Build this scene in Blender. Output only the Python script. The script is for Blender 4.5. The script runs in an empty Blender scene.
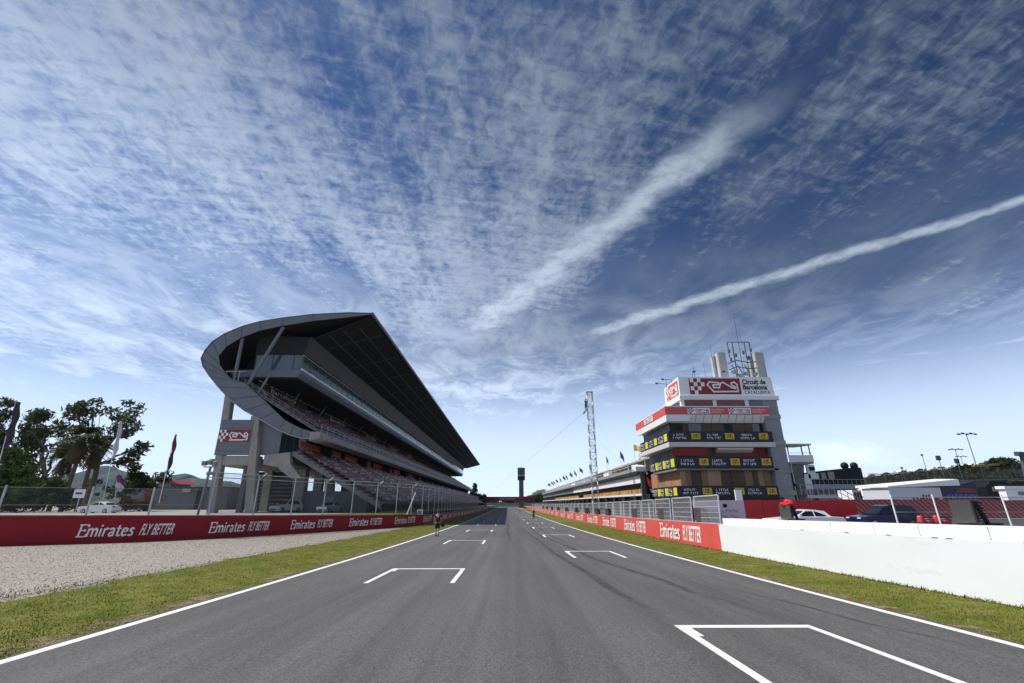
import bpy, bmesh, math, random
import numpy as np
from mathutils import Vector, Matrix
random.seed(7); RNG = np.random.default_rng(7)
sc = bpy.context.scene
COL = sc.collection
PI = math.pi

# ------------------------------------------------------------------ camera
F, CX, CY, HCAM = 455.0, 512.0, 341.5, 1.75
pit_ = math.atan((503.2 - CY) / F)
psi_ = math.atan((512 - 507.5) / F * math.cos(pit_))
FWD = Vector((math.sin(psi_) * math.cos(pit_), math.cos(psi_) * math.cos(pit_), math.sin(pit_)))
RGT = Vector((math.cos(psi_), -math.sin(psi_), 0))
UPV = RGT.cross(FWD)
cam_d = bpy.data.cameras.new('camera'); cam = bpy.data.objects.new('camera', cam_d); COL.objects.link(cam)
cam_d.sensor_width = 36; cam_d.lens = 36 * F / 1024; cam_d.clip_start = 0.1; cam_d.clip_end = 12000
mw = Matrix((RGT, UPV, -FWD)).transposed().to_4x4(); mw.translation = (0, 0, HCAM)
cam.matrix_world = mw; sc.camera = cam

def skydir(x, y):
    d = FWD * F + RGT * (x - CX) - UPV * (y - CY)
    return d.normalized()
def g(y):                                   # the straight falls gently away from the grid
    return -1.25 * (1 - math.exp(-max(y, -20) / 48))
def zr(y):                                  # pit lane and paddock level
    return 0.75 * g(y) + 0.33

# ------------------------------------------------------------------ materials
MATS = {}
def newmat(name):
    m = bpy.data.materials.new(name); m.use_nodes = True
    nt = m.node_tree; b = nt.nodes['Principled BSDF']
    return m, nt, b
def N(nt, t, **kw):
    n = nt.nodes.new(t)
    for k, v in kw.items(): setattr(n, k, v)
    return n
def L(nt, a, b): nt.links.new(a, b)
def mat(name, col, rough=0.6, var=0.12, scale=3.0, metal=0.0, bump=0.0, bscale=30.0, spec=0.5, island=0.0, stretch=(1, 1, 1), dirt=None):
    """principled with noise-varied base colour (wear and unevenness), optional bump, optional per-island variation"""
    if name in MATS: return MATS[name]
    m, nt, b = newmat(name)
    tc = N(nt, 'ShaderNodeTexCoord'); mp = N(nt, 'ShaderNodeMapping'); mp.inputs['Scale'].default_value = stretch
    L(nt, tc.outputs['Object'], mp.inputs['Vector'])
    no = N(nt, 'ShaderNodeTexNoise'); no.inputs['Scale'].default_value = scale; no.inputs['Detail'].default_value = 5
    L(nt, mp.outputs[0], no.inputs['Vector'])
    r = N(nt, 'ShaderNodeMapRange'); r.inputs[1].default_value = .25; r.inputs[2].default_value = .75
    r.inputs[3].default_value = 1 - var; r.inputs[4].default_value = 1 + var
    L(nt, no.outputs['Fac'], r.inputs[0])
    mul = N(nt, 'ShaderNodeMix', data_type='RGBA', blend_type='MULTIPLY'); mul.inputs[0].default_value = 1
    mul.inputs[6].default_value = (*col, 1)
    L(nt, r.outputs[0], mul.inputs[7])
    out = mul.outputs[2]
    if island:
        ge = N(nt, 'ShaderNodeNewGeometry'); r2 = N(nt, 'ShaderNodeMapRange')
        r2.inputs[3].default_value = 1 - island; r2.inputs[4].default_value = 1 + island
        L(nt, ge.outputs['Random Per Island'], r2.inputs[0])
        m2 = N(nt, 'ShaderNodeMix', data_type='RGBA', blend_type='MULTIPLY'); m2.inputs[0].default_value = 1
        L(nt, out, m2.inputs[6]); L(nt, r2.outputs[0], m2.inputs[7]); out = m2.outputs[2]
    if dirt:
        dn = N(nt, 'ShaderNodeTexNoise'); dn.inputs['Scale'].default_value = dirt[1]; dn.inputs['Detail'].default_value = 8; dn.inputs['Roughness'].default_value = .7
        L(nt, mp.outputs[0], dn.inputs['Vector'])
        dr = N(nt, 'ShaderNodeMapRange'); dr.inputs[1].default_value = dirt[2]; dr.inputs[2].default_value = dirt[2] + .14; dr.inputs[4].default_value = dirt[3]
        L(nt, dn.outputs['Fac'], dr.inputs[0])
        m3 = N(nt, 'ShaderNodeMix', data_type='RGBA'); L(nt, dr.outputs[0], m3.inputs[0]); L(nt, out, m3.inputs[6]); m3.inputs[7].default_value = (*dirt[0], 1)
        out = m3.outputs[2]
    L(nt, out, b.inputs['Base Color'])
    b.inputs['Roughness'].default_value = rough; b.inputs['Metallic'].default_value = metal
    b.inputs['Specular IOR Level'].default_value = spec
    if bump:
        bn = N(nt, 'ShaderNodeTexNoise'); bn.inputs['Scale'].default_value = bscale; bn.inputs['Detail'].default_value = 4
        L(nt, tc.outputs['Object'], bn.inputs['Vector'])
        bp = N(nt, 'ShaderNodeBump'); bp.inputs['Strength'].default_value = bump; bp.inputs['Distance'].default_value = .02
        L(nt, bn.outputs['Fac'], bp.inputs['Height']); L(nt, bp.outputs[0], b.inputs['Normal'])
    MATS[name] = m
    return m

def translucent(m, col, k):
    nt_ = m.node_tree; o_ = nt_.nodes['Material Output']; b_ = nt_.nodes['Principled BSDF']
    t_ = nt_.nodes.new('ShaderNodeBsdfTranslucent'); t_.inputs[0].default_value = (*col, 1); x_ = nt_.nodes.new('ShaderNodeMixShader'); x_.inputs[0].default_value = k
    nt_.links.new(b_.outputs[0], x_.inputs[1]); nt_.links.new(t_.outputs[0], x_.inputs[2]); nt_.links.new(x_.outputs[0], o_.inputs['Surface'])
def mesh_fence_mat(name, col, pitch, wire, sx=1.0):
    """woven wire: a flat net with real holes (procedural opacity)"""
    m, nt, b = newmat(name)
    tc = N(nt, 'ShaderNodeTexCoord'); sp = N(nt, 'ShaderNodeSeparateXYZ'); L(nt, tc.outputs['UV'], sp.inputs[0])
    outs = []
    for op in ('ADD', 'SUBTRACT'):
        a = N(nt, 'ShaderNodeMath', operation=op); L(nt, sp.outputs[0], a.inputs[0]); L(nt, sp.outputs[1], a.inputs[1])
        d = N(nt, 'ShaderNodeMath', operation='DIVIDE'); L(nt, a.outputs[0], d.inputs[0]); d.inputs[1].default_value = pitch
        f = N(nt, 'ShaderNodeMath', operation='FRACT'); L(nt, d.outputs[0], f.inputs[0])
        l = N(nt, 'ShaderNodeMath', operation='LESS_THAN'); L(nt, f.outputs[0], l.inputs[0]); l.inputs[1].default_value = wire
        outs.append(l)
    mx = N(nt, 'ShaderNodeMath', operation='MAXIMUM'); L(nt, outs[0].outputs[0], mx.inputs[0]); L(nt, outs[1].outputs[0], mx.inputs[1])
    L(nt, mx.outputs[0], b.inputs['Alpha'])
    b.inputs['Base Color'].default_value = (*col, 1); b.inputs['Roughness'].default_value = .6; b.inputs['Metallic'].default_value = .3
    MATS[name] = m
    return m

# colours (real-world base colours)
CONC = mat('concrete', (.30, .29, .27), .85, .22, .6, bump=.3, dirt=((.16, .155, .15), 1.1, .55, .6))
CONCD = mat('concrete_dark', (.17, .168, .165), .85, .22, .8, bump=.2)
STEEL = mat('painted_grey_steel', (.145, .155, .18), .5, .10, .5)
STEELD = mat('dark_grey_steel', (.07, .075, .085), .5, .15, 1.)
GALV = mat('galvanised_steel', (.42, .43, .44), .45, .15, 4., metal=.6)
GALVD = mat('weathered_galvanised_steel', (.22, .225, .23), .55, .2, 4., metal=.4)
ALU = mat('pale_aluminium', (.62, .63, .65), .4, .1, 3., metal=.5)
WHITE = mat('white_paint', (.74, .75, .75), .5, .05, 1.2, dirt=((.5, .49, .46), 2., .62, .4))
WHITEP = mat('white_panel', (.80, .80, .80), .45, .03, 1.)
CREAM = mat('cream_panel', (.62, .55, .46), .6, .08, 1.)
REDW = mat('red_hoarding_paint', (.25, .005, .013), .5, .08, .8, spec=.25, dirt=((.18, .015, .02), 3., .62, .5))
REDL = mat('red_pit_wall_paint', (.62, .085, .075), .5, .07, .8, dirt=((.45, .06, .05), 3., .62, .4))
REDD = mat('dark_red', (.26, .012, .02), .5, .12, 1.)
BLACK = mat('black_plastic', (.009, .009, .011), .5, .3, 4., spec=.2)
BANNER = mat('black_banner_cloth', (.012, .012, .018), .55, .2, 2.)
YEL = mat('yellow_print', (.56, .40, .02), .5, .12, 3.)
YELN = mat('bright_yellow_print', (.62, .58, .03), .5, .08, 3.)
LETTER = mat('white_lettering', (.80, .80, .80), .5, .04, 3.)
BROWN = mat('brown_blind', (.26, .155, .085), .7, .2, .6, stretch=(1, 1, .05))
BROWN2 = mat('dark_brown_blind', (.10, .06, .035), .7, .2, .6)
TAN = mat('tan_blind', (.36, .25, .14), .7, .15, .6)
BEIGE = mat('brown_cladding', (.030, .023, .014), .65, .12, .4)
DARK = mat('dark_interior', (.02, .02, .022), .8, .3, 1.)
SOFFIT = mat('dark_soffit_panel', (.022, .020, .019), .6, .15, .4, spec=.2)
ORANGE = mat('orange_poster', (.60, .11, .04), .55, .2, 1.5, dirt=((.62, .42, .30), 1.6, .50, .8))
AMBER = mat('amber_fascia', (.42, .22, .045), .6, .35, 1.5, dirt=((.10, .06, .02), 1.3, .5, .7))
RUBBER = mat('tyre_rubber', (.012, .012, .012), .85, .2, 8.)
BARK = mat('bark', (.14, .11, .085), .9, .3, 3., bump=.6, bscale=9.)
LEAF1 = mat('eucalyptus_leaf', (.070, .084, .042), .75, .25, .35, spec=.12, island=.45)
LEAF2 = mat('broad_leaf', (.036, .050, .014), .75, .25, .4, spec=.12, island=.45)
LEAF3 = mat('palm_leaf', (.045, .052, .014), .75, .25, .4, spec=.12, island=.4)
LEAFR = mat('reddish_leaf', (.13, .075, .035), .6, .25, .75, spec=.12, island=.4)
for m_, c_ in ((LEAF1, (.10, .115, .045)), (LEAF2, (.055, .075, .014)), (LEAF3, (.08, .09, .02)), (LEAFR, (.18, .09, .04))): translucent(m_, c_, .28)
LEAFDRY = mat('dry_frond', (.10, .06, .022), .8, .25, .5, island=.3)
GREYWALL = mat('grey_render_wall', (.15, .16, .185), .8, .1, .5)
SKIN = mat('skin', (.42, .25, .18), .5, .05, 5.)
CLOTHK = mat('black_cotton', (.015, .015, .018), .85, .2, 8.)
CLOTHN = mat('dark_navy_cotton', (.02, .022, .035), .85, .2, 8.)
HAIR = mat('dark_hair', (.02, .014, .01), .6, .3, 30.)
SHOE = mat('dark_shoe', (.02, .02, .022), .6, .2, 10.)
SEATW = mat('pale_grey_seat', (.27, .27, .29), .45, .1, 1., island=.3)
SEATR = mat('red_seat', (.17, .012, .018), .45, .1, 1., island=.35)
SEATD = mat('slate_grey_seat', (.060, .055, .062), .5, .1, 1., island=.35)
PAINTLINE = mat('white_road_paint', (.74, .74, .72), .6, .10, 2.5, dirt=((.32, .32, .31), 7., .60, .7))
CARW = mat('white_car_paint', (.74, .75, .77), .18, .02, 1.)
CARS = mat('silver_car_paint', (.52, .56, .62), .22, .03, 1., metal=.3)
CARB = mat('deep_blue_car_paint', (.008, .010, .06), .2, .05, 1.)
CARK = mat('dark_car_paint', (.02, .02, .03), .2, .05, 1.)
GLASSD = mat('tinted_car_glass', (.010, .012, .015), .08, .1, 1., spec=.8)
WINDOWD = mat('dark_window_glass', (.022, .026, .032), .1, .3, .7, spec=.8)
BLUEG = mat('blue_tinted_glazing', (.055, .085, .115), .12, .2, .5, spec=.8)
RIM = mat('alloy_rim', (.35, .35, .36), .35, .1, 5., metal=.7)
LAMPG = mat('clear_lamp_lens', (.7, .7, .72), .1, .05, 5.)
TAILR = mat('red_lamp_lens', (.4, .01, .01), .2, .05, 5.)
NAVY = mat('navy_print', (.012, .018, .05), .5, .15, 1.)
BLUEP = mat('blue_print', (.10, .16, .50), .5, .1, 1.)
TENT = mat('white_tent_fabric', (.80, .79, .76), .7, .05, .5)
CREAMT = mat('cream_canopy', (.55, .48, .33), .7, .1, 1.)
BOXFACE = mat('grey_board', (.055, .052, .047), .6, .08, 2.)
FLAGR = mat('red_flag_cloth', (.17, .02, .035), .8, .15, 2.)
FLAGK = mat('black_flag_cloth', (.03, .02, .03), .8, .15, 2.)
FLAGW = mat('pale_lilac_flag_cloth', (.50, .46, .54), .8, .15, 2.)
FLAGP = mat('purple_flag_cloth', (.17, .02, .12), .8, .15, 2.)
FLAGY = mat('yellow_flag_cloth', (.72, .50, .16), .8, .1, 2.)
FLAGB = mat('navy_flag_cloth', (.03, .045, .13), .8, .1, 2.)
FLAGG = mat('slate_flag_cloth', (.07, .075, .09), .8, .2, 2.)
NET = mesh_fence_mat('chain_link_net', (.16, .17, .18), .10, .075)
NETF = mesh_fence_mat('debris_fence_net', (.10, .105, .115), .12, .17)
NETP = mesh_fence_mat('panel_wire_net', (.36, .37, .38), .09, .19)

def glass_mat(name, tint, alpha):
    m, nt, b = newmat(name)
    b.inputs['Base Color'].default_value = (*tint, 1); b.inputs['Roughness'].default_value = .06; b.inputs['Alpha'].default_value = alpha
    b.inputs['Specular IOR Level'].default_value = .9
    MATS[name] = m
    return m
GLASS = glass_mat('green_balcony_glass', (.06, .10, .085), .42)
GLASSC = glass_mat('pale_clear_screen', (.7, .7, .72), .5)

# ------------------------------------------------------------------ mesh builder
class MB:
    def __init__(s): s.v = []; s.f = []; s.mi = []; s.mats = []; s.uv = None
    def m(s, material):
        if material not in s.mats: s.mats.append(material)
        return s.mats.index(material)
    def add(s, verts, faces, material):
        o = len(s.v); k = s.m(material)
        s.v += [tuple(v) for v in verts]
        s.f += [tuple(i + o for i in f) for f in faces]; s.mi += [k] * len(faces)
        return s
    def box(s, x0, x1, y0, y1, z0, z1, material):
        v = [(x0, y0, z0), (x1, y0, z0), (x1, y1, z0), (x0, y1, z0), (x0, y0, z1), (x1, y0, z1), (x1, y1, z1), (x0, y1, z1)]
        return s.add(v, [(3, 2, 1, 0), (4, 5, 6, 7), (0, 1, 5, 4), (1, 2, 6, 5), (2, 3, 7, 6), (3, 0, 4, 7)], material)
    def hexa(s, c, material):               # 8 corners: bottom loop 0-3, top loop 4-7
        return s.add(c, [(3, 2, 1, 0), (4, 5, 6, 7), (0, 1, 5, 4), (1, 2, 6, 5), (2, 3, 7, 6), (3, 0, 4, 7)], material)
    def obox(s, c, ux, uy, uz, a, b, h, material):  # oriented box centred at c
        c = Vector(c); ux = Vector(ux).normalized() * a / 2; uy = Vector(uy).normalized() * b / 2; uz = Vector(uz).normalized() * h / 2
        return s.hexa([c - ux - uy - uz, c + ux - uy - uz, c + ux + uy - uz, c - ux + uy - uz, c - ux - uy + uz, c + ux - uy + uz, c + ux + uy + uz, c - ux + uy + uz], material)
    def prism(s, poly, y0, y1, material, axis='y'):  # polygon in xz swept along y (or yz along x, xy along z)
        n = len(poly)
        def P(a, b, t): return {'y': (a, t, b), 'x': (t, a, b), 'z': (a, b, t)}[axis]
        v = [P(a, b, y0) for a, b in poly] + [P(a, b, y1) for a, b in poly]
        fs = [tuple(range(n)), tuple(range(2 * n - 1, n - 1, -1))] + [(i, i + n, (i + 1) % n + n, (i + 1) % n) for i in range(n)]
        return s.add(v, fs, material)
    def tube(s, p, q, r, material, n=6, r2=None):
        p = Vector(p); q = Vector(q); d = (q - p).normalized(); r2 = r if r2 is None else r2
        a = d.orthogonal().normalized(); b = d.cross(a)
        v = [p + (a * math.cos(t) + b * math.sin(t)) * r for t in [2 * PI * i / n for i in range(n)]] + \
            [q + (a * math.cos(t) + b * math.sin(t)) * r2 for t in [2 * PI * i / n for i in range(n)]]
        return s.add(v, [tuple(range(n - 1, -1, -1)), tuple(range(n, 2 * n))] + [(i, (i + 1) % n, (i + 1) % n + n, i + n) for i in range(n)], material)
    def path(s, pts, r, material, n=6):
        for a, b in zip(pts, pts[1:]): s.tube(a, b, r, material, n)
        return s
    def lathe(s, prof, material, c=(0, 0, 0), n=16):      # (r, z) profile about vertical axis
        v = []; fs = []
        for r, z in prof:
            v += [(c[0] + r * math.cos(2 * PI * i / n), c[1] + r * math.sin(2 * PI * i / n), c[2] + z) for i in range(n)]
        for k in range(len(prof) - 1):
            fs += [(k * n + i, k * n + (i + 1) % n, (k + 1) * n + (i + 1) % n, (k + 1) * n + i) for i in range(n)]
        fs += [tuple(range(n - 1, -1, -1)), tuple(range((len(prof) - 1) * n, len(prof) * n))]
        return s.add(v, fs, material)
    def build(s, name, parent=None, label=None, smooth=False, bevel=0, kind=None, fix=True):
        me = bpy.data.meshes.new(name); me.from_pydata(s.v, [], s.f)
        for m in s.mats: me.materials.append(m)
        me.polygons.foreach_set('material_index', s.mi)
        if fix and len(s.f) < 6000:
            bm = bmesh.new(); bm.from_mesh(me); bmesh.ops.recalc_face_normals(bm, faces=bm.faces)
            if bevel: bmesh.ops.bevel(bm, geom=bm.edges[:], offset=bevel, segments=2, affect='EDGES', clamp_overlap=True)
            bm.to_mesh(me); bm.free()
        if smooth: me.polygons.foreach_set('use_smooth', [True] * len(me.polygons))
        me.update()
        return link(name, me, parent, label, kind)
def link(name, data, parent=None, label=None, kind=None):
    o = bpy.data.objects.new(name, data); COL.objects.link(o)
    if parent is not None:
        o.parent = parent; bpy_mpi(o, parent)
    if label: o['label'] = label
    if kind: o['kind'] = kind
    return o
def root_matrix(p):
    m = p.matrix_basis.copy()
    while p.parent: p = p.parent; m = p.matrix_basis @ m
    return m
LOCAL = set()
def bpy_mpi(o, parent):
    # meshes are written in world coordinates unless the root was declared local
    r = parent
    while r.parent: r = r.parent
    if r.name not in LOCAL: o.matrix_parent_inverse = root_matrix(parent).inverted() if parent is r else Matrix()
def thing(name, label, cat, loc=(0, 0, 0), rz=0, group=None, local=False):
    o = bpy.data.objects.new(name, None); COL.objects.link(o)
    o.location = loc; o.rotation_euler = (0, 0, rz); o.empty_display_size = .3
    o['label'] = label; o['category'] = cat
    if group: o['group'] = group
    if local: LOCAL.add(o.name)
    return o
def tag(o, label, cat, group=None):
    o['label'] = label; o['category'] = cat
    if group: o['group'] = group
    return o
def dup(root, loc, rz, label, group=None, scale=None):
    r = root.copy(); COL.objects.link(r); r.location = loc; r.rotation_euler = (0, 0, rz); r['label'] = label
    if scale: r.scale = (scale,) * 3
    if group: r['group'] = group
    for ch in list(root.children):
        c = ch.copy(); COL.objects.link(c); c.parent = r; c.matrix_parent_inverse = Matrix()
        for gg in ch.children:
            d = gg.copy(); COL.objects.link(d); d.parent = c; d.matrix_parent_inverse = Matrix()
    return r
def np_mesh(name, verts, faces, mats, uvs=None, smooth=False, mi=None):
    verts = np.asarray(verts, np.float32); faces = np.asarray(faces, np.int32)
    me = bpy.data.meshes.new(name); k = faces.shape[1]
    me.vertices.add(len(verts)); me.vertices.foreach_set('co', verts.ravel())
    me.loops.add(faces.size); me.loops.foreach_set('vertex_index', faces.ravel())
    me.polygons.add(len(faces)); me.polygons.foreach_set('loop_start', np.arange(0, faces.size, k, dtype=np.int32))
    me.polygons.foreach_set('loop_total', np.full(len(faces), k, np.int32))
    if mi is not None: me.polygons.foreach_set('material_index', np.asarray(mi, np.int32))
    for m in (mats if isinstance(mats, (list, tuple)) else [mats]): me.materials.append(m)
    if uvs is not None:
        l = me.uv_layers.new(name='UVMap'); l.data.foreach_set('uv', np.asarray(uvs, np.float32)[faces.ravel()].ravel())
    me.update(calc_edges=True); me.validate()
    return me
def net_strip(path, z0f, z1f, material, name, parent, label=None):   # a hanging net along a plan path, uv in metres
    v = []; uv = []; f = []; s = 0
    for i, p in enumerate(path):
        if i: s += math.hypot(p[0] - path[i - 1][0], p[1] - path[i - 1][1])
        v += [(p[0], p[1], z0f(i)), (p[0], p[1], z1f(i))]; uv += [(s, z0f(i)), (s, z1f(i))]
        if i: f.append((2 * i - 2, 2 * i, 2 * i + 1, 2 * i - 1))
    return link(name, np_mesh(name, v, f, material, uv), parent, label)

# ------------------------------------------------------------------ lettering
TXT = {}
def text_geo(s, bold=0.0):
    key = (s, bold)
    if key in TXT: return TXT[key]
    cu = bpy.data.curves.new('t', 'FONT'); cu.body = s; cu.size = 1; cu.offset = bold; cu.resolution_u = 3
    ob = bpy.data.objects.new('t', cu); COL.objects.link(ob)
    dg = bpy.context.evaluated_depsgraph_get(); me = bpy.data.meshes.new_from_object(ob.evaluated_get(dg))
    v = np.array([x.co[:] for x in me.vertices]); f = [tuple(p.vertices) for p in me.polygons]
    bpy.data.objects.remove(ob); bpy.data.curves.remove(cu); bpy.data.meshes.remove(me)
    v = v[:, :2]; v[:, 0] -= v[:, 0].min()
    TXT[key] = (v, f)
    return TXT[key]
def put_text(mb, s, place, x0, w, z0, h, material, shear=0.0, bold=0.01):
    """letters stretched to w x h; place(u, v) maps panel coordinates to the world"""
    v, f = text_geo(s, bold)
    cap = .7; W = v[:, 0].max()
    pts = [place(x0 + (a / W) * w + shear * (b / cap) * h, z0 + b / cap * h) for a, b in v]
    mb.add(pts, f, material)
# a high-contrast serif alphabet for the wall slogan: broad pen strokes
PEN = {'E': (.62, [((.12, 0), (.12, 1)), ((.0, 1), (.60, 1.0)), ((.60, 1.0), (.62, .84)), ((.12, .52), (.46, .52)), ((.46, .60), (.46, .44)), ((0, 0), (.60, 0)), ((.60, 0), (.66, .2))]),
       'm': (.84, [((.1, 0), (.1, .66)), ((.1, .56), (.28, .68)), ((.28, .68), (.40, .52)), ((.40, .52), (.40, 0)), ((.40, .54), (.58, .68)), ((.58, .68), (.70, .52)), ((.70, .52), (.70, 0))]),
       'i': (.26, [((.1, 0), (.1, .66)), ((.1, .86), (.1, .98))]),
       'r': (.42, [((.1, 0), (.1, .66)), ((.1, .52), (.26, .68)), ((.26, .68), (.36, .60))]),
       'a': (.54, [((.08, .56), (.2, .68)), ((.2, .68), (.36, .6)), ((.36, .6), (.38, 0)), ((.36, .36), (.12, .28)), ((.12, .28), (.1, .08)), ((.1, .08), (.2, 0)), ((.2, 0), (.38, .1))]),
       't': (.38, [((.14, .92), (.14, .1)), ((.14, .1), (.24, 0)), ((.24, 0), (.34, .06)), ((.0, .66), (.32, .66))]),
       'e': (.52, [((.08, .36), (.42, .40)), ((.42, .40), (.38, .6)), ((.38, .6), (.24, .68)), ((.24, .68), (.1, .56)), ((.1, .56), (.07, .2)), ((.07, .2), (.2, 0)), ((.2, 0), (.42, .1))]),
       's': (.44, [((.38, .58), (.24, .68)), ((.24, .68), (.08, .54)), ((.08, .54), (.34, .24)), ((.34, .24), (.32, .06)), ((.32, .06), (.18, 0)), ((.18, 0), (.04, .1))])}
def pen_text(mb, s, place, x0, w, z0, h, material):
    tot = sum(PEN[c][0] for c in s); x = 0; nx, nz = .105, .03; k_ = 0
    for c in s:
        adv, st = PEN[c]
        for (a, b), (cx, cz) in st:
            ax, az, bx, bz = x + a, b, x + cx, cz
            ex, ez = bx - ax, bz - az; ln = math.hypot(ex, ez) or 1; ex /= ln; ez /= ln
            px, pz = -ez, ex
            half = abs(px) * nx * .62 + abs(pz) * nz * 1.6      # broad pen: thick uprights, thin bars
            q = [(ax - ex * .02 + px * half, az - ez * .02 + pz * half), (bx + ex * .02 + px * half, bz + ez * .02 + pz * half),
                 (bx + ex * .02 - px * half, bz + ez * .02 - pz * half), (ax - ex * .02 - px * half, az - ez * .02 - pz * half)]
            k_ += 1
            mb.add([place(x0 + (u + .10 * v) / tot * w, z0 + v * h, .0008 * k_) for u, v in q], [(0, 1, 2, 3)], material)
        x += adv
def slogan(mb, place, x0, total, z0, h):
    pen_text(mb, 'Emirates', place, x0, total * .535, z0, h * .98, LETTER)
    put_text(mb, 'FLY BETTER', place, x0 + total * .600, total * .370, z0 + h * .02, h * .97, LETTER, shear=.20, bold=.018)

TRACKLOGO = [(.02, .62), (.10, .86), (.40, .80), (.40, .66), (.20, .62), (.22, .42), (.40, .40), (.46, .74), (.54, .84), (.80, .42), (.90, .34), (.93, .46), (.82, .58), (.80, .76), (.90, .86), (.99, .66), (.99, .10), (.20, .08), (.02, .62)]
def logo(mb, place, x0, w, z0, h, red=None, line=None, eps=.012, bg=True):
    """red chequered panel with the white outline of the circuit; place(u, v, out)"""
    red = red or REDD; line = line or LETTER
    R = lambda a, b, c, d, m, e: mb.add([place(a, c, e), place(b, c, e), place(b, d, e), place(a, d, e)], [(0, 1, 2, 3)], m)
    if bg: R(x0, x0 + w, z0, z0 + h, red, eps)
    q = h / 4
    for i, j in ((0, 0), (1, 1), (0, 2), (2, 0), (1, 3), (2, 2), (3, 1)):
        if i + j < 5 and j < 4:
            a = x0 + (.02 + i * .07) * w; b = z0 + h - (j + 1) * q
            if (i + j) % 2 == 0: R(a, a + .07 * w, b, b + q, line, eps * 2)
    pts = [(x0 + w * (.34 + .60 * a), z0 + h * (.10 + .78 * b)) for a, b in TRACKLOGO]
    t = h * .045
    for k_, ((a, b), (c, d)) in enumerate(zip(pts, pts[1:])):
        e_ = eps * (2.5 + .12 * k_)
        ex, ez = c - a, d - b; l = math.hypot(ex, ez); ex /= l; ez /= l
        mb.add([place(a - ex * t - ez * t, b - ez * t + ex * t, e_), place(c + ex * t - ez * t, d + ez * t + ex * t, e_),
                place(c + ex * t + ez * t, d + ez * t - ex * t, e_), place(a - ex * t + ez * t, b - ez * t - ex * t, e_)], [(0, 1, 2, 3)], line)

# ------------------------------------------------------------------ light
SUN_EL, SUN_AZ = math.radians(56), math.radians(-88)        # azimuth clockwise from +Y: from the left, a touch beyond
sdir = Vector((math.sin(SUN_AZ) * math.cos(SUN_EL), math.cos(SUN_AZ) * math.cos(SUN_EL), math.sin(SUN_EL)))
sd = bpy.data.lights.new('sun', 'SUN'); sd.energy = 5.0; sd.angle = math.radians(.5); sd.color = (1, .95, .88)
so = bpy.data.objects.new('sun', sd); COL.objects.link(so); so.rotation_euler = (-sdir).to_track_quat('-Z', 'Y').to_euler()
W = bpy.data.worlds.new('World'); sc.world = W; W.use_nodes = True
nt = W.node_tree; nt.nodes.clear()
class VN:                                    # tiny node algebra
    def __init__(s, o): s.o = o
    def _b(s, op, t, rev=False):
        n = nt.nodes.new('ShaderNodeMath'); n.operation = op
        for i, q in enumerate((t, s) if rev else (s, t)):
            if isinstance(q, VN): nt.links.new(q.o, n.inputs[i])
            else: n.inputs[i].default_value = q
        return VN(n.outputs[0])
    def __add__(s, t): return s._b('ADD', t)
    def __sub__(s, t): return s._b('SUBTRACT', t)
    def __rsub__(s, t): return s._b('SUBTRACT', t, True)
    def __mul__(s, t): return s._b('MULTIPLY', t)
    def __truediv__(s, t): return s._b('DIVIDE', t)
    def max(s, t): return s._b('MAXIMUM', t)
    def min(s, t): return s._b('MINIMUM', t)
    def pow(s, t): return s._b('POWER', t)
    def abs(s): return s._b('ABSOLUTE', 0)
    def ss(s, a, b, lo=0, hi=1):
        n = nt.nodes.new('ShaderNodeMapRange'); n.interpolation_type = 'SMOOTHSTEP'
        nt.links.new(s.o, n.inputs[0])
        for i, q in enumerate((a, b, lo, hi)):
            if isinstance(q, VN): nt.links.new(q.o, n.inputs[i + 1])
            else: n.inputs[i + 1].default_value = q
        return VN(n.outputs[0])
tc = nt.nodes.new('ShaderNodeTexCoord'); sp = nt.nodes.new('ShaderNodeSeparateXYZ'); nt.links.new(tc.outputs['Generated'], sp.inputs[0])
DX, DY, DZ = VN(sp.outputs[0]), VN(sp.outputs[1]), VN(sp.outputs[2])
def comb(a, b, c=None):
    n = nt.nodes.new('ShaderNodeCombineXYZ')
    for i, q in enumerate((a, b, c)):
        if isinstance(q, VN): nt.links.new(q.o, n.inputs[i])
        elif q is not None: n.inputs[i].default_value = q
    return n.outputs[0]
def noise(vec, scale, detail=4, rough=.55, dist=0.0):
    n = nt.nodes.new('ShaderNodeTexNoise'); nt.links.new(vec, n.inputs['Vector'])
    n.inputs['Scale'].default_value = scale; n.inputs['Detail'].default_value = detail
    n.inputs['Roughness'].default_value = rough; n.inputs['Distortion'].default_value = dist
    return VN(n.outputs['Fac'])
sky = nt.nodes.new('ShaderNodeTexSky'); sky.sky_type = 'NISHITA'; sky.sun_disc = False
sky.sun_elevation = SUN_EL; sky.sun_rotation = SUN_AZ % (2 * PI); sky.altitude = 150; sky.air_density = 1.0; sky.dust_density = .2; sky.ozone_density = 2.2
SKY_S = .072
zc = DZ.max(.015)
U, V = DX / (zc + .05), DY / (zc + .05)     # the cloud sheet: a level layer high above, seen in perspective
PL = comb(U, V, 0.0)
big = noise(PL, .9, 2, .5, .2)                                            # where the sheet is thick or thin
band = noise(comb(U * 2.6, V * .55, 3.0), 1.6, 3, .55, .25)                # long rows running away with the track
puff = noise(comb(U * 1.35 + V * .12, V * .92, 1.0), 24.0, 7, .64, .55)              # little altocumulus puffs
rip = noise(comb(U * .50 + V * .25, V * 2.0 - U * .55, 5.0), 12.0, 6, .62, .6)
fan = noise(comb(U * 3.2, V * .42, 7.0), 5.0, 6, .62, .5)                 # feathered streaks along the rows   # fine ripples across the rows
cover = (big - .5) * .55 + (band - .5) * .62 + U.ss(-.3, 1.1, .075, -.15)
tex = puff * .44 + rip * .36 + fan * .20
amt = (tex + cover * .62).ss(.355, .69)
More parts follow.
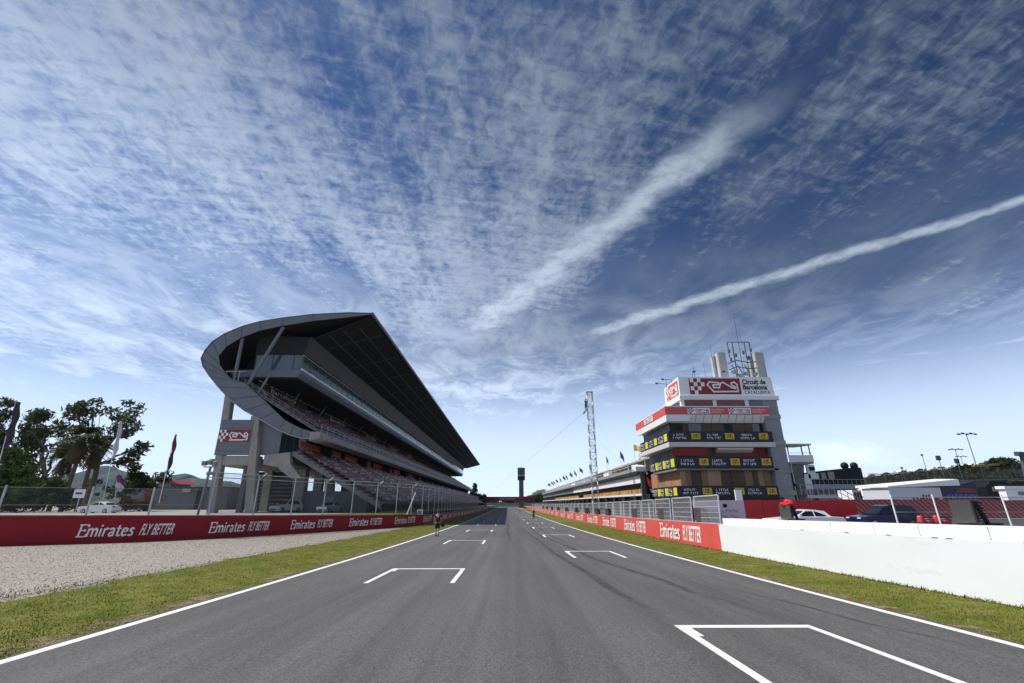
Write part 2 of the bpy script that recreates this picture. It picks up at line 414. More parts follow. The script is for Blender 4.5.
thin = noise(comb(U * 1.4, V * .8, 9.0), 3.0, 6, .65, .6)
veil = (thin + cover * .5).ss(.36, .80) * .42
low = DZ.ss(.02, .19, 0.0, 1.0)                                            # the sheet ends well above the horizon
amt = (amt * .64 + veil * .5).min(1.0) * low
mist = DZ.ss(.0, .42, .92, .0)                                              # pale air low over the horizon
amt = amt.max(mist)
hz = noise(comb(DX * 2.2, DZ * 16.0, 2.0), 2.6, 5, .6, .4).ss(.42, .70) * DZ.ss(.03, .12) * DZ.ss(.22, .44, 1.0, 0.0) * .62
amt = amt.max(hz)
def trail(p, q, w0, w1, strength, seed, fade=(0.0, 1.0), plumb=0.0):
    """an aeroplane's vapour trail: a straight ribbon in the level cloud layer"""
    a, b = skydir(*p), skydir(*q)
    ax, ay, bx, by = a.x / (a.z + .05), a.y / (a.z + .05), b.x / (b.z + .05), b.y / (b.z + .05)
    ex, ey = bx - ax, by - ay; l = math.hypot(ex, ey); ex /= l; ey /= l
    al = ((U - ax) * ex + (V - ay) * ey) / l
    wob = noise(comb(U, V, seed), 7.0, 6, .62, .3) - .5
    ac = (U - ax) * (-ey) + (V - ay) * ex
    w = al.ss(0.0, 1.0, w0, w1)
    dd = ((ac + wob * w * 2.0) / w).abs()
    lump = noise(comb(U, V, seed + 3), 16.0, 6, .65, .4).ss(.28, .60, .68, 1.0)
    return dd.ss(.08, 1.3, 1.0, 0.0) * lump * al.ss(fade[0] - .12, fade[0] + .12) * al.ss(fade[1] - .10, fade[1] + .12, 1.0, 0.0) * strength
t1 = trail((748, 118), (470, 334), .078, .15, 1.0, 11.0, (.0, 1.0))
t2 = trail((1060, 190), (575, 340), .046, .095, 1.0, 17.0, (-.4, .95))
trails = t1.max(t2); amt = amt.max(trails)
amt = amt.max(trail((600, 332), (440, 366), .07, .2, .60, 21.0, (.0, .9)))
amt = amt.max(trail((1060, 366), (900, 384), .05, .05, .35, 23.0, (-.3, 1.2)))
amt = amt.max(trail((1060, 318), (950, 340), .05, .05, .22, 27.0, (-.3, 1.2)))
amt = amt.max(trail((520, 380), (430, 366), .06, .05, .40, 29.0, (.0, 1.0)))
def puffball(p, r, strength, seed):          # the one low cumulus by the paddock
    d = skydir(*p); m = noise(comb(DX * 30.0, DZ * 44.0, seed), 1.0, 6, .6, .2) - .5
    e = ((DX - d.x) * (DX - d.x) + (DZ - d.z) * (DZ - d.z) * 5.0).pow(.5) / r
    return (e + m * 1.5).ss(.35, 1.0, 1.0, 0.0) * DY.ss(0, .1) * strength
cu = puffball((846, 457), .07, .95, 2.0).max(puffball((829, 449), .045, .9, 6.0)); amt = amt.max(cu)
# light polarised most strongly a right angle away from the sun: the deep blue side of the sky
dp = nt.nodes.new('ShaderNodeVectorMath'); dp.operation = 'DOT_PRODUCT'; nt.links.new(tc.outputs['Generated'], dp.inputs[0]); dp.inputs[1].default_value = sdir
pol = VN(dp.outputs['Value']).abs().ss(.0, .85, .50, 1.0)
pol = pol.max(DZ.ss(.10, .62, 1.0, 0.0)) * DZ.ss(.30, .85, 1.0, .66)
tint = nt.nodes.new('ShaderNodeMix'); tint.data_type = 'RGBA'; tint.blend_type = 'MULTIPLY'; tint.inputs[0].default_value = 1
nt.links.new(sky.outputs[0], tint.inputs[6]); tint.inputs[7].default_value = (.66, .90, 1.30, 1)
pm = nt.nodes.new('ShaderNodeVectorMath'); pm.operation = 'SCALE'; nt.links.new(tint.outputs[2], pm.inputs[0]); nt.links.new(pol.o, pm.inputs['Scale'])
b1 = nt.nodes.new('ShaderNodeBackground'); nt.links.new(pm.outputs[0], b1.inputs['Color']); b1.inputs['Strength'].default_value = SKY_S
b2 = nt.nodes.new('ShaderNodeBackground'); b2.inputs['Color'].default_value = (.68, .81, 1.0, 1)
sheet = DZ.ss(.05, .24) * DZ.ss(.28, .56, 1.0, 0.0) * U.ss(-.2, 1.8, 1.0, .50) * (thin.ss(.32, .68, .36, 1.0)) * .85   # milky sheet above the stand
amt = amt.max(sheet)
cs = pol.ss(.45, 1.0, .40, .96) * DZ.ss(.45, .85, 1.0, .80) + trails * .14 + mist * .42 + sheet * .12 + cu * .16; nt.links.new(cs.o, b2.inputs['Strength'])
mx = nt.nodes.new('ShaderNodeMixShader'); nt.links.new(amt.o, mx.inputs[0]); nt.links.new(b1.outputs[0], mx.inputs[1]); nt.links.new(b2.outputs[0], mx.inputs[2])
wo = nt.nodes.new('ShaderNodeOutputWorld'); nt.links.new(mx.outputs[0], wo.inputs['Surface'])
vs = sc.view_settings; vs.view_transform = 'Standard'; vs.look = 'None'; vs.exposure = .12; vs.gamma = 1; vs.use_curve_mapping = False

# ------------------------------------------------------------------ the ground
YS = [-30, -15, -5, 0, 3, 6, 9, 12, 15, 18, 22, 26, 30, 35, 40, 45, 50, 56, 62, 70, 80, 90, 100, 120, 140, 170, 200, 240, 280, 330, 400, 480]
XL, XR = -6.55, 7.42                         # outer edges of the painted lines
WALLP = [(-95, -9), (-42, 22), (-29.7, 29.2), (-25, 32.4), (-21.5, 37.3), (-17.3, 47.5), (-13, 57), (-11, 64), (-10.4, 75), (-10.3, 130), (-10, 250), (-10, 330)]
def wallx(y):
    for (a, b), (c, d) in zip(WALLP, WALLP[1:]):
        if b <= y <= d: return a + (c - a) * (y - b) / (d - b)
    return -95 if y < 0 else -10
def pitx(y): return 10.45 + 1.15 * min(max((y - 8) / 55, 0), 1)   # track face of the pit wall
def strip(name, xa, xb, dz, material, ys=YS, n=1, zf=g, parent=None, kind='structure', crown=0):
    v = []; f = []
    for y in ys:
        a = xa(y) if callable(xa) else xa; b = xb(y) if callable(xb) else xb
        for i in range(n + 1):
            t = i / n
            v.append((a + (b - a) * t, y, zf(y) + dz + crown * math.sin(PI * t)))
    for j in range(len(ys) - 1):
        for i in range(n): o = j * (n + 1) + i; f.append((o, o + 1, o + n + 2, o + n + 1))
    return link(name, np_mesh(name, v, f, material), parent, None, kind)

# asphalt: aggregate grain, lanes polished by tyres, long dark rubber streaks
m, t_, b = newmat('asphalt')
tcn = N(t_, 'ShaderNodeTexCoord'); O = tcn.outputs['Object']
def tn(scale, stretch, detail=3, rough=.6):
    mp = N(t_, 'ShaderNodeMapping'); mp.inputs['Scale'].default_value = stretch; L(t_, O, mp.inputs[0])
    n = N(t_, 'ShaderNodeTexNoise'); n.inputs['Scale'].default_value = scale; n.inputs['Detail'].default_value = detail; n.inputs['Roughness'].default_value = rough
    L(t_, mp.outputs[0], n.inputs[0]); return n.outputs['Fac']
def mr(x, a, b_, c, d):
    n = N(t_, 'ShaderNodeMapRange'); L(t_, x, n.inputs[0])
    for i, q in enumerate((a, b_, c, d)): n.inputs[i + 1].default_value = q
    return n.outputs[0]
def mm(a, b_, op='MULTIPLY'):
    n = N(t_, 'ShaderNodeMath', operation=op); L(t_, a, n.inputs[0])
    if isinstance(b_, float): n.inputs[1].default_value = b_
    else: L(t_, b_, n.inputs[1])
    return n.outputs[0]
grain = mr(tn(32, (1, 1, 1), 4, .85), .34, .66, .40, 1.60)
grain2 = mr(tn(22, (1, 1, 1), 3, .7), .3, .7, .82, 1.18)
lanes = mr(tn(.55, (1.6, .03, 1), 4, .6), .35, .65, .80, 1.14)
streak = mr(tn(2.2, (1.5, .016, 1), 3, .6), .34, .55, .86, 1.03)
blot = mr(tn(.22, (1, .6, 1), 4, .6), .3, .7, .90, 1.10)
k = mm(mm(mm(mm(grain, grain2), lanes), streak), blot)
cm = N(t_, 'ShaderNodeMix', data_type='RGBA', blend_type='MULTIPLY'); cm.inputs[0].default_value = 1
cm.inputs[6].default_value = (.092, .090, .090, 1); L(t_, k, cm.inputs[7]); L(t_, cm.outputs[2], b.inputs['Base Color'])
b.inputs['Roughness'].default_value = .78; b.inputs['Specular IOR Level'].default_value = .35
bp = N(t_, 'ShaderNodeBump'); bp.inputs['Strength'].default_value = .5; bp.inputs['Distance'].default_value = .006
L(t_, tn(85, (1, 1, 1), 2, .7), bp.inputs['Height']); L(t_, bp.outputs[0], b.inputs['Normal'])
ASPHALT = m
# turf: clumps of green, straw and bare earth
def turf(name, green, straw, earth, thr):
    m, nt2, b = newmat(name)
    tcx = N(nt2, 'ShaderNodeTexCoord')
    def no(s, d=5, r=.65):
        n = N(nt2, 'ShaderNodeTexNoise'); n.inputs['Scale'].default_value = s; n.inputs['Detail'].default_value = d; n.inputs['Roughness'].default_value = r
        L(nt2, tcx.outputs['Object'], n.inputs[0]); return n.outputs['Fac']
    r1 = N(nt2, 'ShaderNodeMapRange'); L(nt2, no(1.3), r1.inputs[0]); r1.inputs[1].default_value = .38; r1.inputs[2].default_value = .66
    m1 = N(nt2, 'ShaderNodeMix', data_type='RGBA'); L(nt2, r1.outputs[0], m1.inputs[0]); m1.inputs[6].default_value = (*green, 1); m1.inputs[7].default_value = (*straw, 1)
    r2 = N(nt2, 'ShaderNodeMapRange'); L(nt2, no(2.7, 7, .75), r2.inputs[0]); r2.inputs[1].default_value = thr; r2.inputs[2].default_value = thr + .12
    m2 = N(nt2, 'ShaderNodeMix', data_type='RGBA'); L(nt2, r2.outputs[0], m2.inputs[0]); L(nt2, m1.outputs[2], m2.inputs[6]); m2.inputs[7].default_value = (*earth, 1)
    L(nt2, m2.outputs[2], b.inputs['Base Color']); b.inputs['Roughness'].default_value = .95; b.inputs['Specular IOR Level'].default_value = .1
    return m
TURF = turf('turf', (.082, .105, .013), (.165, .155, .035), (.20, .155, .09), .57)
SCRUB = turf('scrub', (.05, .06, .02), (.10, .09, .04), (.14, .115, .08), .58)
# gravel: every pebble its own tone
m, nt2, b = newmat('gravel_stones')
tcx = N(nt2, 'ShaderNodeTexCoord'); vo = N(nt2, 'ShaderNodeTexVoronoi'); vo.inputs['Scale'].default_value = 32; L(nt2, tcx.outputs['Object'], vo.inputs['Vector'])
sepc = N(nt2, 'ShaderNodeSeparateColor'); L(nt2, vo.outputs['Color'], sepc.inputs[0])
cr = N(nt2, 'ShaderNodeValToRGB'); L(nt2, sepc.outputs[0], cr.inputs[0])
for p_, c_ in ((0, (.125, .113, .097)), (.5, (.27, .248, .216)), (1, (.44, .41, .365))):
    e = cr.color_ramp.elements[0] if p_ == 0 else cr.color_ramp.elements[-1] if p_ == 1 else cr.color_ramp.elements.new(p_)
    e.color = (*c_, 1)
L(nt2, cr.outputs[0], b.inputs['Base Color']); b.inputs['Roughness'].default_value = .9; b.inputs['Specular IOR Level'].default_value = .2
bp = N(nt2, 'ShaderNodeBump'); bp.inputs['Strength'].default_value = .8; bp.inputs['Distance'].default_value = .016; bp.invert = True
L(nt2, vo.outputs['Distance'], bp.inputs['Height']); L(nt2, bp.outputs[0], b.inputs['Normal'])
GRAVEL = m
STONE = mat('pebble', (.28, .256, .222), .9, .1, 3., island=.4, spec=.2)
EARTH = mat('dusty_paving', (.30, .285, .25), .9, .2, .25, bump=.2)
TARMAC = mat('paddock_tarmac', (.13, .13, .13), .85, .2, .4)

FAR = [-400, -60, -20] + YS[1:] + [560, 700, 1000, 2000, 4500]
strip('ground', -4500, 4500, -.35, SCRUB, FAR, 8)
strip('track', XL - .12, XR + .12, 0, ASPHALT, YS, 4)
GEDGE = lambda y: -11.6 if y < 45 else max(wallx(y), -11.6)
ys2 = sorted(set(YS + [i * .5 for i in range(8, 132)]))
jit = {y: .16 * math.sin(y * 1.1) + .10 * math.sin(y * 2.3 + 1) + RNG.uniform(-.07, .07) for y in ys2}
strip('grass_verge', lambda y: (-11.6 + jit[y] + .016 * (max(0, 25 - y)) * 3) if y < 52 else wallx(y) if y > 57.5 else -11.6 + jit[y] * .5, XL - .02 , -.006, TURF, [y for y in ys2 if y <= 330], 3)
strip('gravel_trap', lambda y: wallx(y), lambda y: max(-9.5, wallx(y) + .05), -.05, GRAVEL, [y for y in ys2 if -9 < y <= 66], 6)
strip('grass_verge', XR + .02, lambda y: pitx(y) + .03, -.006, TURF, [y for y in ys2 if y <= 330], 3)
# raised service road behind the left wall, pit lane and paddock behind the right one
RZ = lambda y: .50 - .35 * min(max((y - 70) / 100, 0), 1)
strip('service_road', -420, lambda y: wallx(y) - .35, 0, EARTH, [-8] + [y for y in ys2 if y > -8 and y <= 400], 4, RZ)
strip('bank', lambda y: max(wallx(y) - 9, -27 - .0 * y), lambda y: wallx(y) - .36, .015, TURF, [y for y in ys2 if 38 < y < 120], 3, RZ)
strip('pit_lane', lambda y: pitx(y) + .5, 420, 0, TARMAC, YS, 3, zr)

SOIL = mat('bare_soil', (.20, .16, .10), .95, .25, 3., spec=.1)
nt2 = SOIL.node_tree; b = nt2.nodes['Principled BSDF']; tcx = N(nt2, 'ShaderNodeTexCoord'); nn = N(nt2, 'ShaderNodeTexNoise'); nn.inputs['Scale'].default_value = 2.2; nn.inputs['Detail'].default_value = 8; nn.inputs['Roughness'].default_value = .75
L(nt2, tcx.outputs['Object'], nn.inputs[0]); r1 = N(nt2, 'ShaderNodeMapRange'); L(nt2, nn.outputs['Fac'], r1.inputs[0]); r1.inputs[1].default_value = .46; r1.inputs[2].default_value = .56; L(nt2, r1.outputs[0], b.inputs['Alpha'])
strip('soil_edge', XL - .62, XL - .0, -.002, SOIL, [y for y in YS if y < 200]); strip('soil_edge', XR + .0, XR + .5, -.002, SOIL, [y for y in YS if y < 200])
# painted lines
def line_strip(name, x0, x1, ys):
    return strip(name, x0, x1, .004, PAINTLINE, ys)
line_strip('edge_line', XL, XL + .17, YS); line_strip('edge_line', XR - .17, XR, YS)
def slot(x0, x1, yf, long=3.5):
    w = .13; gl = lambda y: g(y) + .004
    v = []; f = []
    def q(a, b_, c, d):
        o = len(v); v.extend([(a, c, gl(c)), (b_, c, gl(c)), (b_, d, gl(d)), (a, d, gl(d))]); f.append((o, o + 1, o + 2, o + 3))
    q(x0, x1, yf - .2, yf)
    q(x0, x0 + w, yf - long, yf - .2); q(x1 - w, x1, yf - long, yf - .2)
    q(x0 + w, x0 + w + .09, yf - .75, yf - .2)
    link('grid_slot_line', np_mesh('grid_slot_line', v, f, PAINTLINE), None, None, 'structure')
for k_ in range(11):
    slot(2.84, 5.15, 8.9 + 16 * k_); slot(-3.95, -1.45, 17.5 + 16.2 * k_)
# rubber left by the cars: long curving tyre tracks with worn edges
m, nt2, b = newmat('tyre_rubber_on_asphalt')
tcx = N(nt2, 'ShaderNodeTexCoord'); uvs = N(nt2, 'ShaderNodeSeparateXYZ'); L(nt2, tcx.outputs['UV'], uvs.inputs[0])
nn = N(nt2, 'ShaderNodeTexNoise'); nn.inputs['Scale'].default_value = 9; nn.inputs['Detail'].default_value = 5
mpn = N(nt2, 'ShaderNodeMapping'); mpn.inputs['Scale'].default_value = (1, .15, 1); L(nt2, tcx.outputs['Object'], mpn.inputs[0]); L(nt2, mpn.outputs[0], nn.inputs[0])
r1 = N(nt2, 'ShaderNodeMapRange'); L(nt2, nn.outputs['Fac'], r1.inputs[0]); r1.inputs[1].default_value = .3; r1.inputs[2].default_value = .65; r1.inputs[3].default_value = .06; r1.inputs[4].default_value = .42
pp = N(nt2, 'ShaderNodeMath', operation='PINGPONG'); L(nt2, uvs.outputs[0], pp.inputs[0]); pp.inputs[1].default_value = .5
r2 = N(nt2, 'ShaderNodeMapRange'); L(nt2, pp.outputs[0], r2.inputs[0]); r2.inputs[2].default_value = .3
qq = N(nt2, 'ShaderNodeMath', operation='PINGPONG'); L(nt2, uvs.outputs[1], qq.inputs[0]); qq.inputs[1].default_value = .5
r3 = N(nt2, 'ShaderNodeMapRange'); L(nt2, qq.outputs[0], r3.inputs[0]); r3.inputs[2].default_value = .3
mu = N(nt2, 'ShaderNodeMath', operation='MULTIPLY'); L(nt2, r1.outputs[0], mu.inputs[0]); L(nt2, r2.outputs[0], mu.inputs[1])
mu2 = N(nt2, 'ShaderNodeMath', operation='MULTIPLY'); L(nt2, mu.outputs[0], mu2.inputs[0]); L(nt2, r3.outputs[0], mu2.inputs[1])
L(nt2, mu2.outputs[0], b.inputs['Alpha']); b.inputs['Base Color'].default_value = (.016, .016, .018, 1); b.inputs['Roughness'].default_value = .7
SKID = m
def skid(pts, w):
    n = 40; v = []; uv = []; f = []
    for i in range(n + 1):
        t = i / n * (len(pts) - 1); k0 = min(int(t), len(pts) - 2); u = t - k0
        x = pts[k0][0] + (pts[k0 + 1][0] - pts[k0][0]) * (u * u * (3 - 2 * u)); y = pts[k0][1] + (pts[k0 + 1][1] - pts[k0][1]) * u
        v += [(x - w / 2, y, g(y) + .002), (x + w / 2, y, g(y) + .002)]; uv += [(0, i / n), (1, i / n)]
        if i: f.append((2 * i - 2, 2 * i - 1, 2 * i + 1, 2 * i))
    link('tyre_mark', np_mesh('tyre_mark', v, f, SKID, uv), None, None, 'structure')
skid([(2.2, 90), (2.6, 45), (3.6, 22), (4.5, 13), (5.0, 8.8)], .36)
skid([(1.6, 60), (2.2, 26), (2.6, 14), (2.9, 9.0)], .32)
skid([(3.4, 120), (3.6, 70), (3.4, 40), (4.6, 21)], .26)
skid([(5.6, 14), (6.2, 9.5), (6.7, 7.2)], .12)
skid([(.2, 100), (.0, 50), (.3, 30)], .24)

# grass blades, pebbles: nobody could count them
def blades(name, n, xa, xb, y0, y1, hmin, hmax, material, dz=-.01, powr=1.7):
    t = RNG.random(n) ** powr; y = y0 + (y1 - y0) * t
    u = RNG.random(n)
    a = np.array([xa(q) for q in y]); bb = np.array([xb(q) for q in y])
    x = a + (bb - a) * u
    patch = np.sin(x * 2.1 + 1.3 * np.sin(y * .9)) * np.sin(y * 1.3 + x) + .6 * np.sin(x * 5 + y * 4)
    keep = RNG.random(n) < np.clip(.72 + .3 * patch, .15, 1); x, y = x[keep], y[keep]; n = len(x)
    h = (hmin + (hmax - hmin) * RNG.random(n) ** 1.6); ang = RNG.random(n) * PI; w = h * .16 + .004
    lx, ly = RNG.normal(0, .45, n) * h, RNG.normal(0, .45, n) * h
    z = np.array([g(q) for q in y]) + dz
    v = np.empty((n, 3, 3)); c, s = np.cos(ang) * w, np.sin(ang) * w
    v[:, 0] = np.stack([x - c, y - s, z], 1); v[:, 1] = np.stack([x + c, y + s, z], 1); v[:, 2] = np.stack([x + lx, y + ly, z + h], 1)
    f = np.arange(n * 3).reshape(n, 3)
    return link(name, np_mesh(name, v.reshape(-1, 3), f, material), None, None, 'stuff')
BLADE = mat('grass_blade', (.112, .128, .016), .7, .30, 1.2, island=.5, spec=.2)
STRAW = mat('straw_blade', (.27, .23, .07), .8, .25, 1.2, island=.4, spec=.2)
gl, gr = (lambda y: GEDGE(y) + .1), (lambda y: XL - .06)
pl_, pr_ = (lambda y: XR + .05), (lambda y: pitx(y) - .02)
blades('grass', 130000, gl, gr, 7, 75, .008, .036, BLADE); blades('dry_grass', 30000, gl, gr, 7, 60, .008, .034, STRAW)
blades('grass', 110000, pl_, pr_, 6, 75, .008, .036, BLADE); blades('dry_grass', 24000, pl_, pr_, 6, 60, .008, .034, STRAW)
blades('grass_tufts', 3500, lambda y: pitx(y) - .22, lambda y: pitx(y) - .01, 7, 60, .025, .10, BLADE)
blades('grass_tufts', 2500, lambda y: -12.1, lambda y: -11.2, 9, 50, .02, .07, BLADE)
# pebbles
n = 26000; t = RNG.random(n) ** 1.5; y = 9 + 40 * t; x = np.array([max(wallx(q), -42) for q in y]); x = x + (-10.9 - x) * RNG.random(n)
r = .010 + .020 * RNG.random(n) ** 2; oc = np.array([(1, 0, 0), (0, 1, 0), (-1, 0, 0), (0, -1, 0), (0, 0, .7), (0, 0, -.7)])
V_ = oc[None] * r[:, None, None] * (.7 + .6 * RNG.random((n, 6, 1))); rot = RNG.random(n) * PI; c, s = np.cos(rot)[:, None], np.sin(rot)[:, None]
V_ = np.stack([V_[..., 0] * c - V_[..., 1] * s, V_[..., 0] * s + V_[..., 1] * c, V_[..., 2]], -1) + np.stack([x, y, np.array([g(q) for q in y]) - .045], 1)[:, None]
fo = np.array([(0, 1, 4), (1, 2, 4), (2, 3, 4), (3, 0, 4), (1, 0, 5), (2, 1, 5), (3, 2, 5), (0, 3, 5)])
link('pebbles', np_mesh('pebbles', V_.reshape(-1, 3), (fo[None] + 6 * np.arange(n)[:, None, None]).reshape(-1, 3), STONE), None, None, 'stuff')

# ------------------------------------------------------------------ left wall with its slogan
def resample(P, n=1):
    out = []
    for a, b in zip(P, P[1:]):
        for i in range(n): out.append((a[0] + (b[0] - a[0]) * i / n, a[1] + (b[1] - a[1]) * i / n))
    return out + [P[-1]]
def arc(P):
    s = [0]
    for a, b in zip(P, P[1:]): s.append(s[-1] + math.hypot(b[0] - a[0], b[1] - a[1]))
    return s
LW = [p for p in WALLP if p[1] <= 320]; LWr = resample(LW, 6); LWs = arc(LW)
S0 = LWs[1]                                  # arc length at (-42, 22)
def lpos(s, out=0.0):                        # point on the track face of the left wall
    s = min(max(s, 0), LWs[-1] - .01)
    for i in range(len(LW) - 1):
        if s <= LWs[i + 1]:
            t = (s - LWs[i]) / (LWs[i + 1] - LWs[i]); a, b = LW[i], LW[i + 1]
            dx, dy = b[0] - a[0], b[1] - a[1]; l = math.hypot(dx, dy)
            return a[0] + dx * t + dy / l * out, a[1] + dy * t - dx / l * out
def ltop(y): return g(y) + 1.6 - .36 * min(max((y - 30) / 34, 0), 1)
def wall_body(P, zb, zt, th, material, side):
    mb = MB(); n = len(P); v = []
    for i, (x, y) in enumerate(P):
        a = P[max(i - 1, 0)]; b = P[min(i + 1, n - 1)]; dx, dy = b[0] - a[0], b[1] - a[1]; l = math.hypot(dx, dy)
        ox, oy = -dy / l * th * side, dx / l * th * side
        v += [(x, y, zb(y)), (x, y, zt(y)), (x + ox, y + oy, zt(y)), (x + ox, y + oy, zb(y))]
    f = []
    for i in range(n - 1):
        o = 4 * i
        for k in range(4): f.append((o + k, o + (k + 1) % 4, o + 4 + (k + 1) % 4, o + 4 + k))
    f += [(0, 1, 2, 3), (4 * n - 1, 4 * n - 2, 4 * n - 3, 4 * n - 4)]
    return mb.add(v, f, material)
lw = thing('barrier_wall', 'dark red trackside wall carrying a white slogan along the gravel on the left', 'wall', (-21, 38, g(38)))
wall_body(LWr, lambda y: g(y) - .4, ltop, .3, REDW, 1).build('wall_panel', lw)
mbc = MB(); vv = []
wall_body([lpos(s, -.0) for s in np.linspace(1, LWs[-1] - 1, 120)], lambda y: ltop(y) + .004, lambda y: ltop(y) + .05, .34, CONC, 1).build('coping', lw)
k_ = 0
for i in range(0, 34):
    s0 = S0 + 17.6 + 7.40 * i
    p = lpos(s0)
    if p[1] > 235 or s0 < 0: continue
    mb = MB()
    def place(u, v, e=0): x, y = lpos(s0 + u, .012 + e); return (x, y, g(y) + v)
    slogan(mb, place, 0, 5.25, .37, .70); mb.build('lettering', lw, fix=False)

# fence along the left wall
fe = thing('catch_fence', 'tall grey wire debris fence on leaning posts behind the dark red wall', 'fence', (-21, 38.5, .5))
s_near = [S0 + q for q in (-9, -1, 6.5, 13.6)] + [S0 + q for q in (17.7, 21.2)]
def fpost(mb, s, zt, r=.055, tilt=0.0):
    x, y = lpos(s, -.62); mb.tube((x, y, RZ(y) - .2), (x + tilt * .3, y, zt), r, GALV, 8); return x, y
for s in s_near:
    mb = MB(); x, y = fpost(mb, s, 2.75, .06); mb.lathe([(.062, 0), (.05, .05)], GALV, (x, y, 2.75), 8); mb.build('post', fe)
pth = [lpos(s, -.6) for s in np.linspace(S0 - 20, S0 + 25.2, 30)]
net_strip(pth, lambda i: RZ(0) - .05, lambda i: 2.72, NET, 'wire_net', fe)
ss = S0 + 25.0; k_ = 0
while ss < LWs[-1] - 70:
    mb = MB(); x, y = fpost(mb, ss, 4.0 if k_ != 0 else 4.1, .055, 0)
    if k_ % 2 == 1:
        mb.tube((x, y, 3.6), (x + .55, y + .1, 4.15), .04, GALV, 6)
    mb.build('post', fe); k_ += 1
    ss += 3.9 if k_ < 40 else 6
pth = [lpos(s, -.6) for s in np.linspace(S0 + 24.8, LWs[-1] - 70, 90)]
net_strip(pth, lambda i: RZ(pth[i][1]) - .1, lambda i: 3.98, NETF, 'wire_net', fe)
for z in (3.98, 3.62):
    mb = MB(); q = [lpos(s, -.55) for s in np.linspace(S0 + 24.3, LWs[-1] - 70, 70)]; mb.path([(x, y, z) for x, y in q], .033, GALV, 5); mb.build('cable', fe)
q = [lpos(s, -.6) for s in np.linspace(S0 - 20, S0 + 24.6, 24)]
for z in (2.68, 1.65): MB().path([(x, y, z) for x, y in q], .014, GALVD, 5).build('tension_wire', fe)
# cluster of floodlamps / horns on the first tall post
x, y = lpos(S0 + 24.6, -.9)
t = thing('lamp_post', 'tall leaning grey post with a cluster of boxy lamps by the stand corner', 'lamp post', (x, y, .4))
MB().tube((x - .25, y, .3), (x, y, 4.4), .09, STEEL, 8).build('pole', t)
MB().box(x - .55, x + .5, y - .05, y + .05, 4.36, 4.44, GALVD).build('crossarm', t)
for dx, dz in ((-.45, .05), (-.05, .12), (.35, .02)):
    MB().obox((x + dx, y - .12, 4.62 + dz), (1, 0, 0), (0, 1, .3), (0, -.3, 1), .34, .26, .34, GALVD).build('floodlamp', t, bevel=.02)
MB().box(x - .2, x + .35, y - .06, y + .06, 3.8, 4.05, GALVD).build('junction_box', t, bevel=.02)
# white slanting pole and a small white box behind the wall
x, y = lpos(S0 + 50.6, -.3)
t = tag(MB().tube((x, y, .4), (x + .85, y + .2, 3.0), .07, WHITEP, 8).tube((x - .1, y, .38), (x + .1, y, .5), .14, GALV, 8).build('prop_pole'), 'white pole slanting up behind the far end of the dark red wall', 'pole')
x, y = lpos(S0 + 54.3, -.35)
t = thing('junction_cabinet', 'small white cabinet standing on the coping of the dark red wall', 'cabinet', (x, y, ltop(y)))
MB().box(x - .35, x + .35, y - .2, y + .2, .35, .95, WHITEP).build('case', t, bevel=.03)
MB().box(x - .22, x + .22, y - .215, y - .2, .45, .85, CONCD).build('door', t)

WALLW = mat('white_wall_paint', (.74, .755, .76), .55, .07, .35, bump=.15, bscale=2.5, dirt=((.40, .40, .38), .9, .60, .45), stretch=(1, .45, 1.6))
# ------------------------------------------------------------------ the pit wall
pw = thing('pit_wall', 'low concrete pit wall, bright red with white slogan then plain white nearest the camera', 'wall', (11, 30, g(30)))
def ptop(y): return g(y) + 1.235
YSPLIT = 25.0
PWn = [(pitx(y), y) for y in np.linspace(-6, YSPLIT, 26)]; PWf = [(pitx(y), y) for y in np.linspace(YSPLIT, 300, 120)]
wall_body(PWn, lambda y: g(y) - .3, ptop, .24, WALLW, -1).build('white_block', pw)
mb = wall_body([(x + .244, y) for x, y in PWn], lambda y: g(y) - .3, lambda y: ptop(y) + .29, .45, WALLW, -1); mb.build('kerb_block', pw)
wall_body(PWf, lambda y: g(y) - .3, ptop, .24, REDL, -1).build('red_panel', pw)
wall_body([(x + .244, y) for x, y in PWf], lambda y: g(y) - .3, lambda y: ptop(y) + .02, .40, CONC, -1).build('wall_core', pw)
# joints, patches and cable scuffs on the white blocks
mb = MB()
for y in (8.4, 10.9, 12.8, 14.4, 16.4, 18.9, 21.8):
    x = pitx(y); mb.box(x + .23, x + .26, y - .012, y + .012, ptop(y) - .02, ptop(y) + .02, CONCD)
    x += .243; mb.box(x - .003, x + .02, y - .008, y + .008, ptop(y) + .01, ptop(y) + .27, CONCD)
for y in (9.1, 9.8, 11.6, 12.0, 13.5, 15.2, 17.6):
    x = pitx(y); mb.box(x - .004, x + .01, y, y + .18, ptop(y) - .018, ptop(y) + .004, CONCD)
mb.build('joint', pw)
for i in range(20):
    y1 = 35.4 + 11.75 * i
    if y1 > 236: break
    mb = MB()
    def place(u, v, e=0): y = y1 - u; return (pitx(y) - .012 - e, y, g(y) + v)
    slogan(mb, place, 0, 8.0, .20, .86); mb.build('lettering', pw, fix=False)
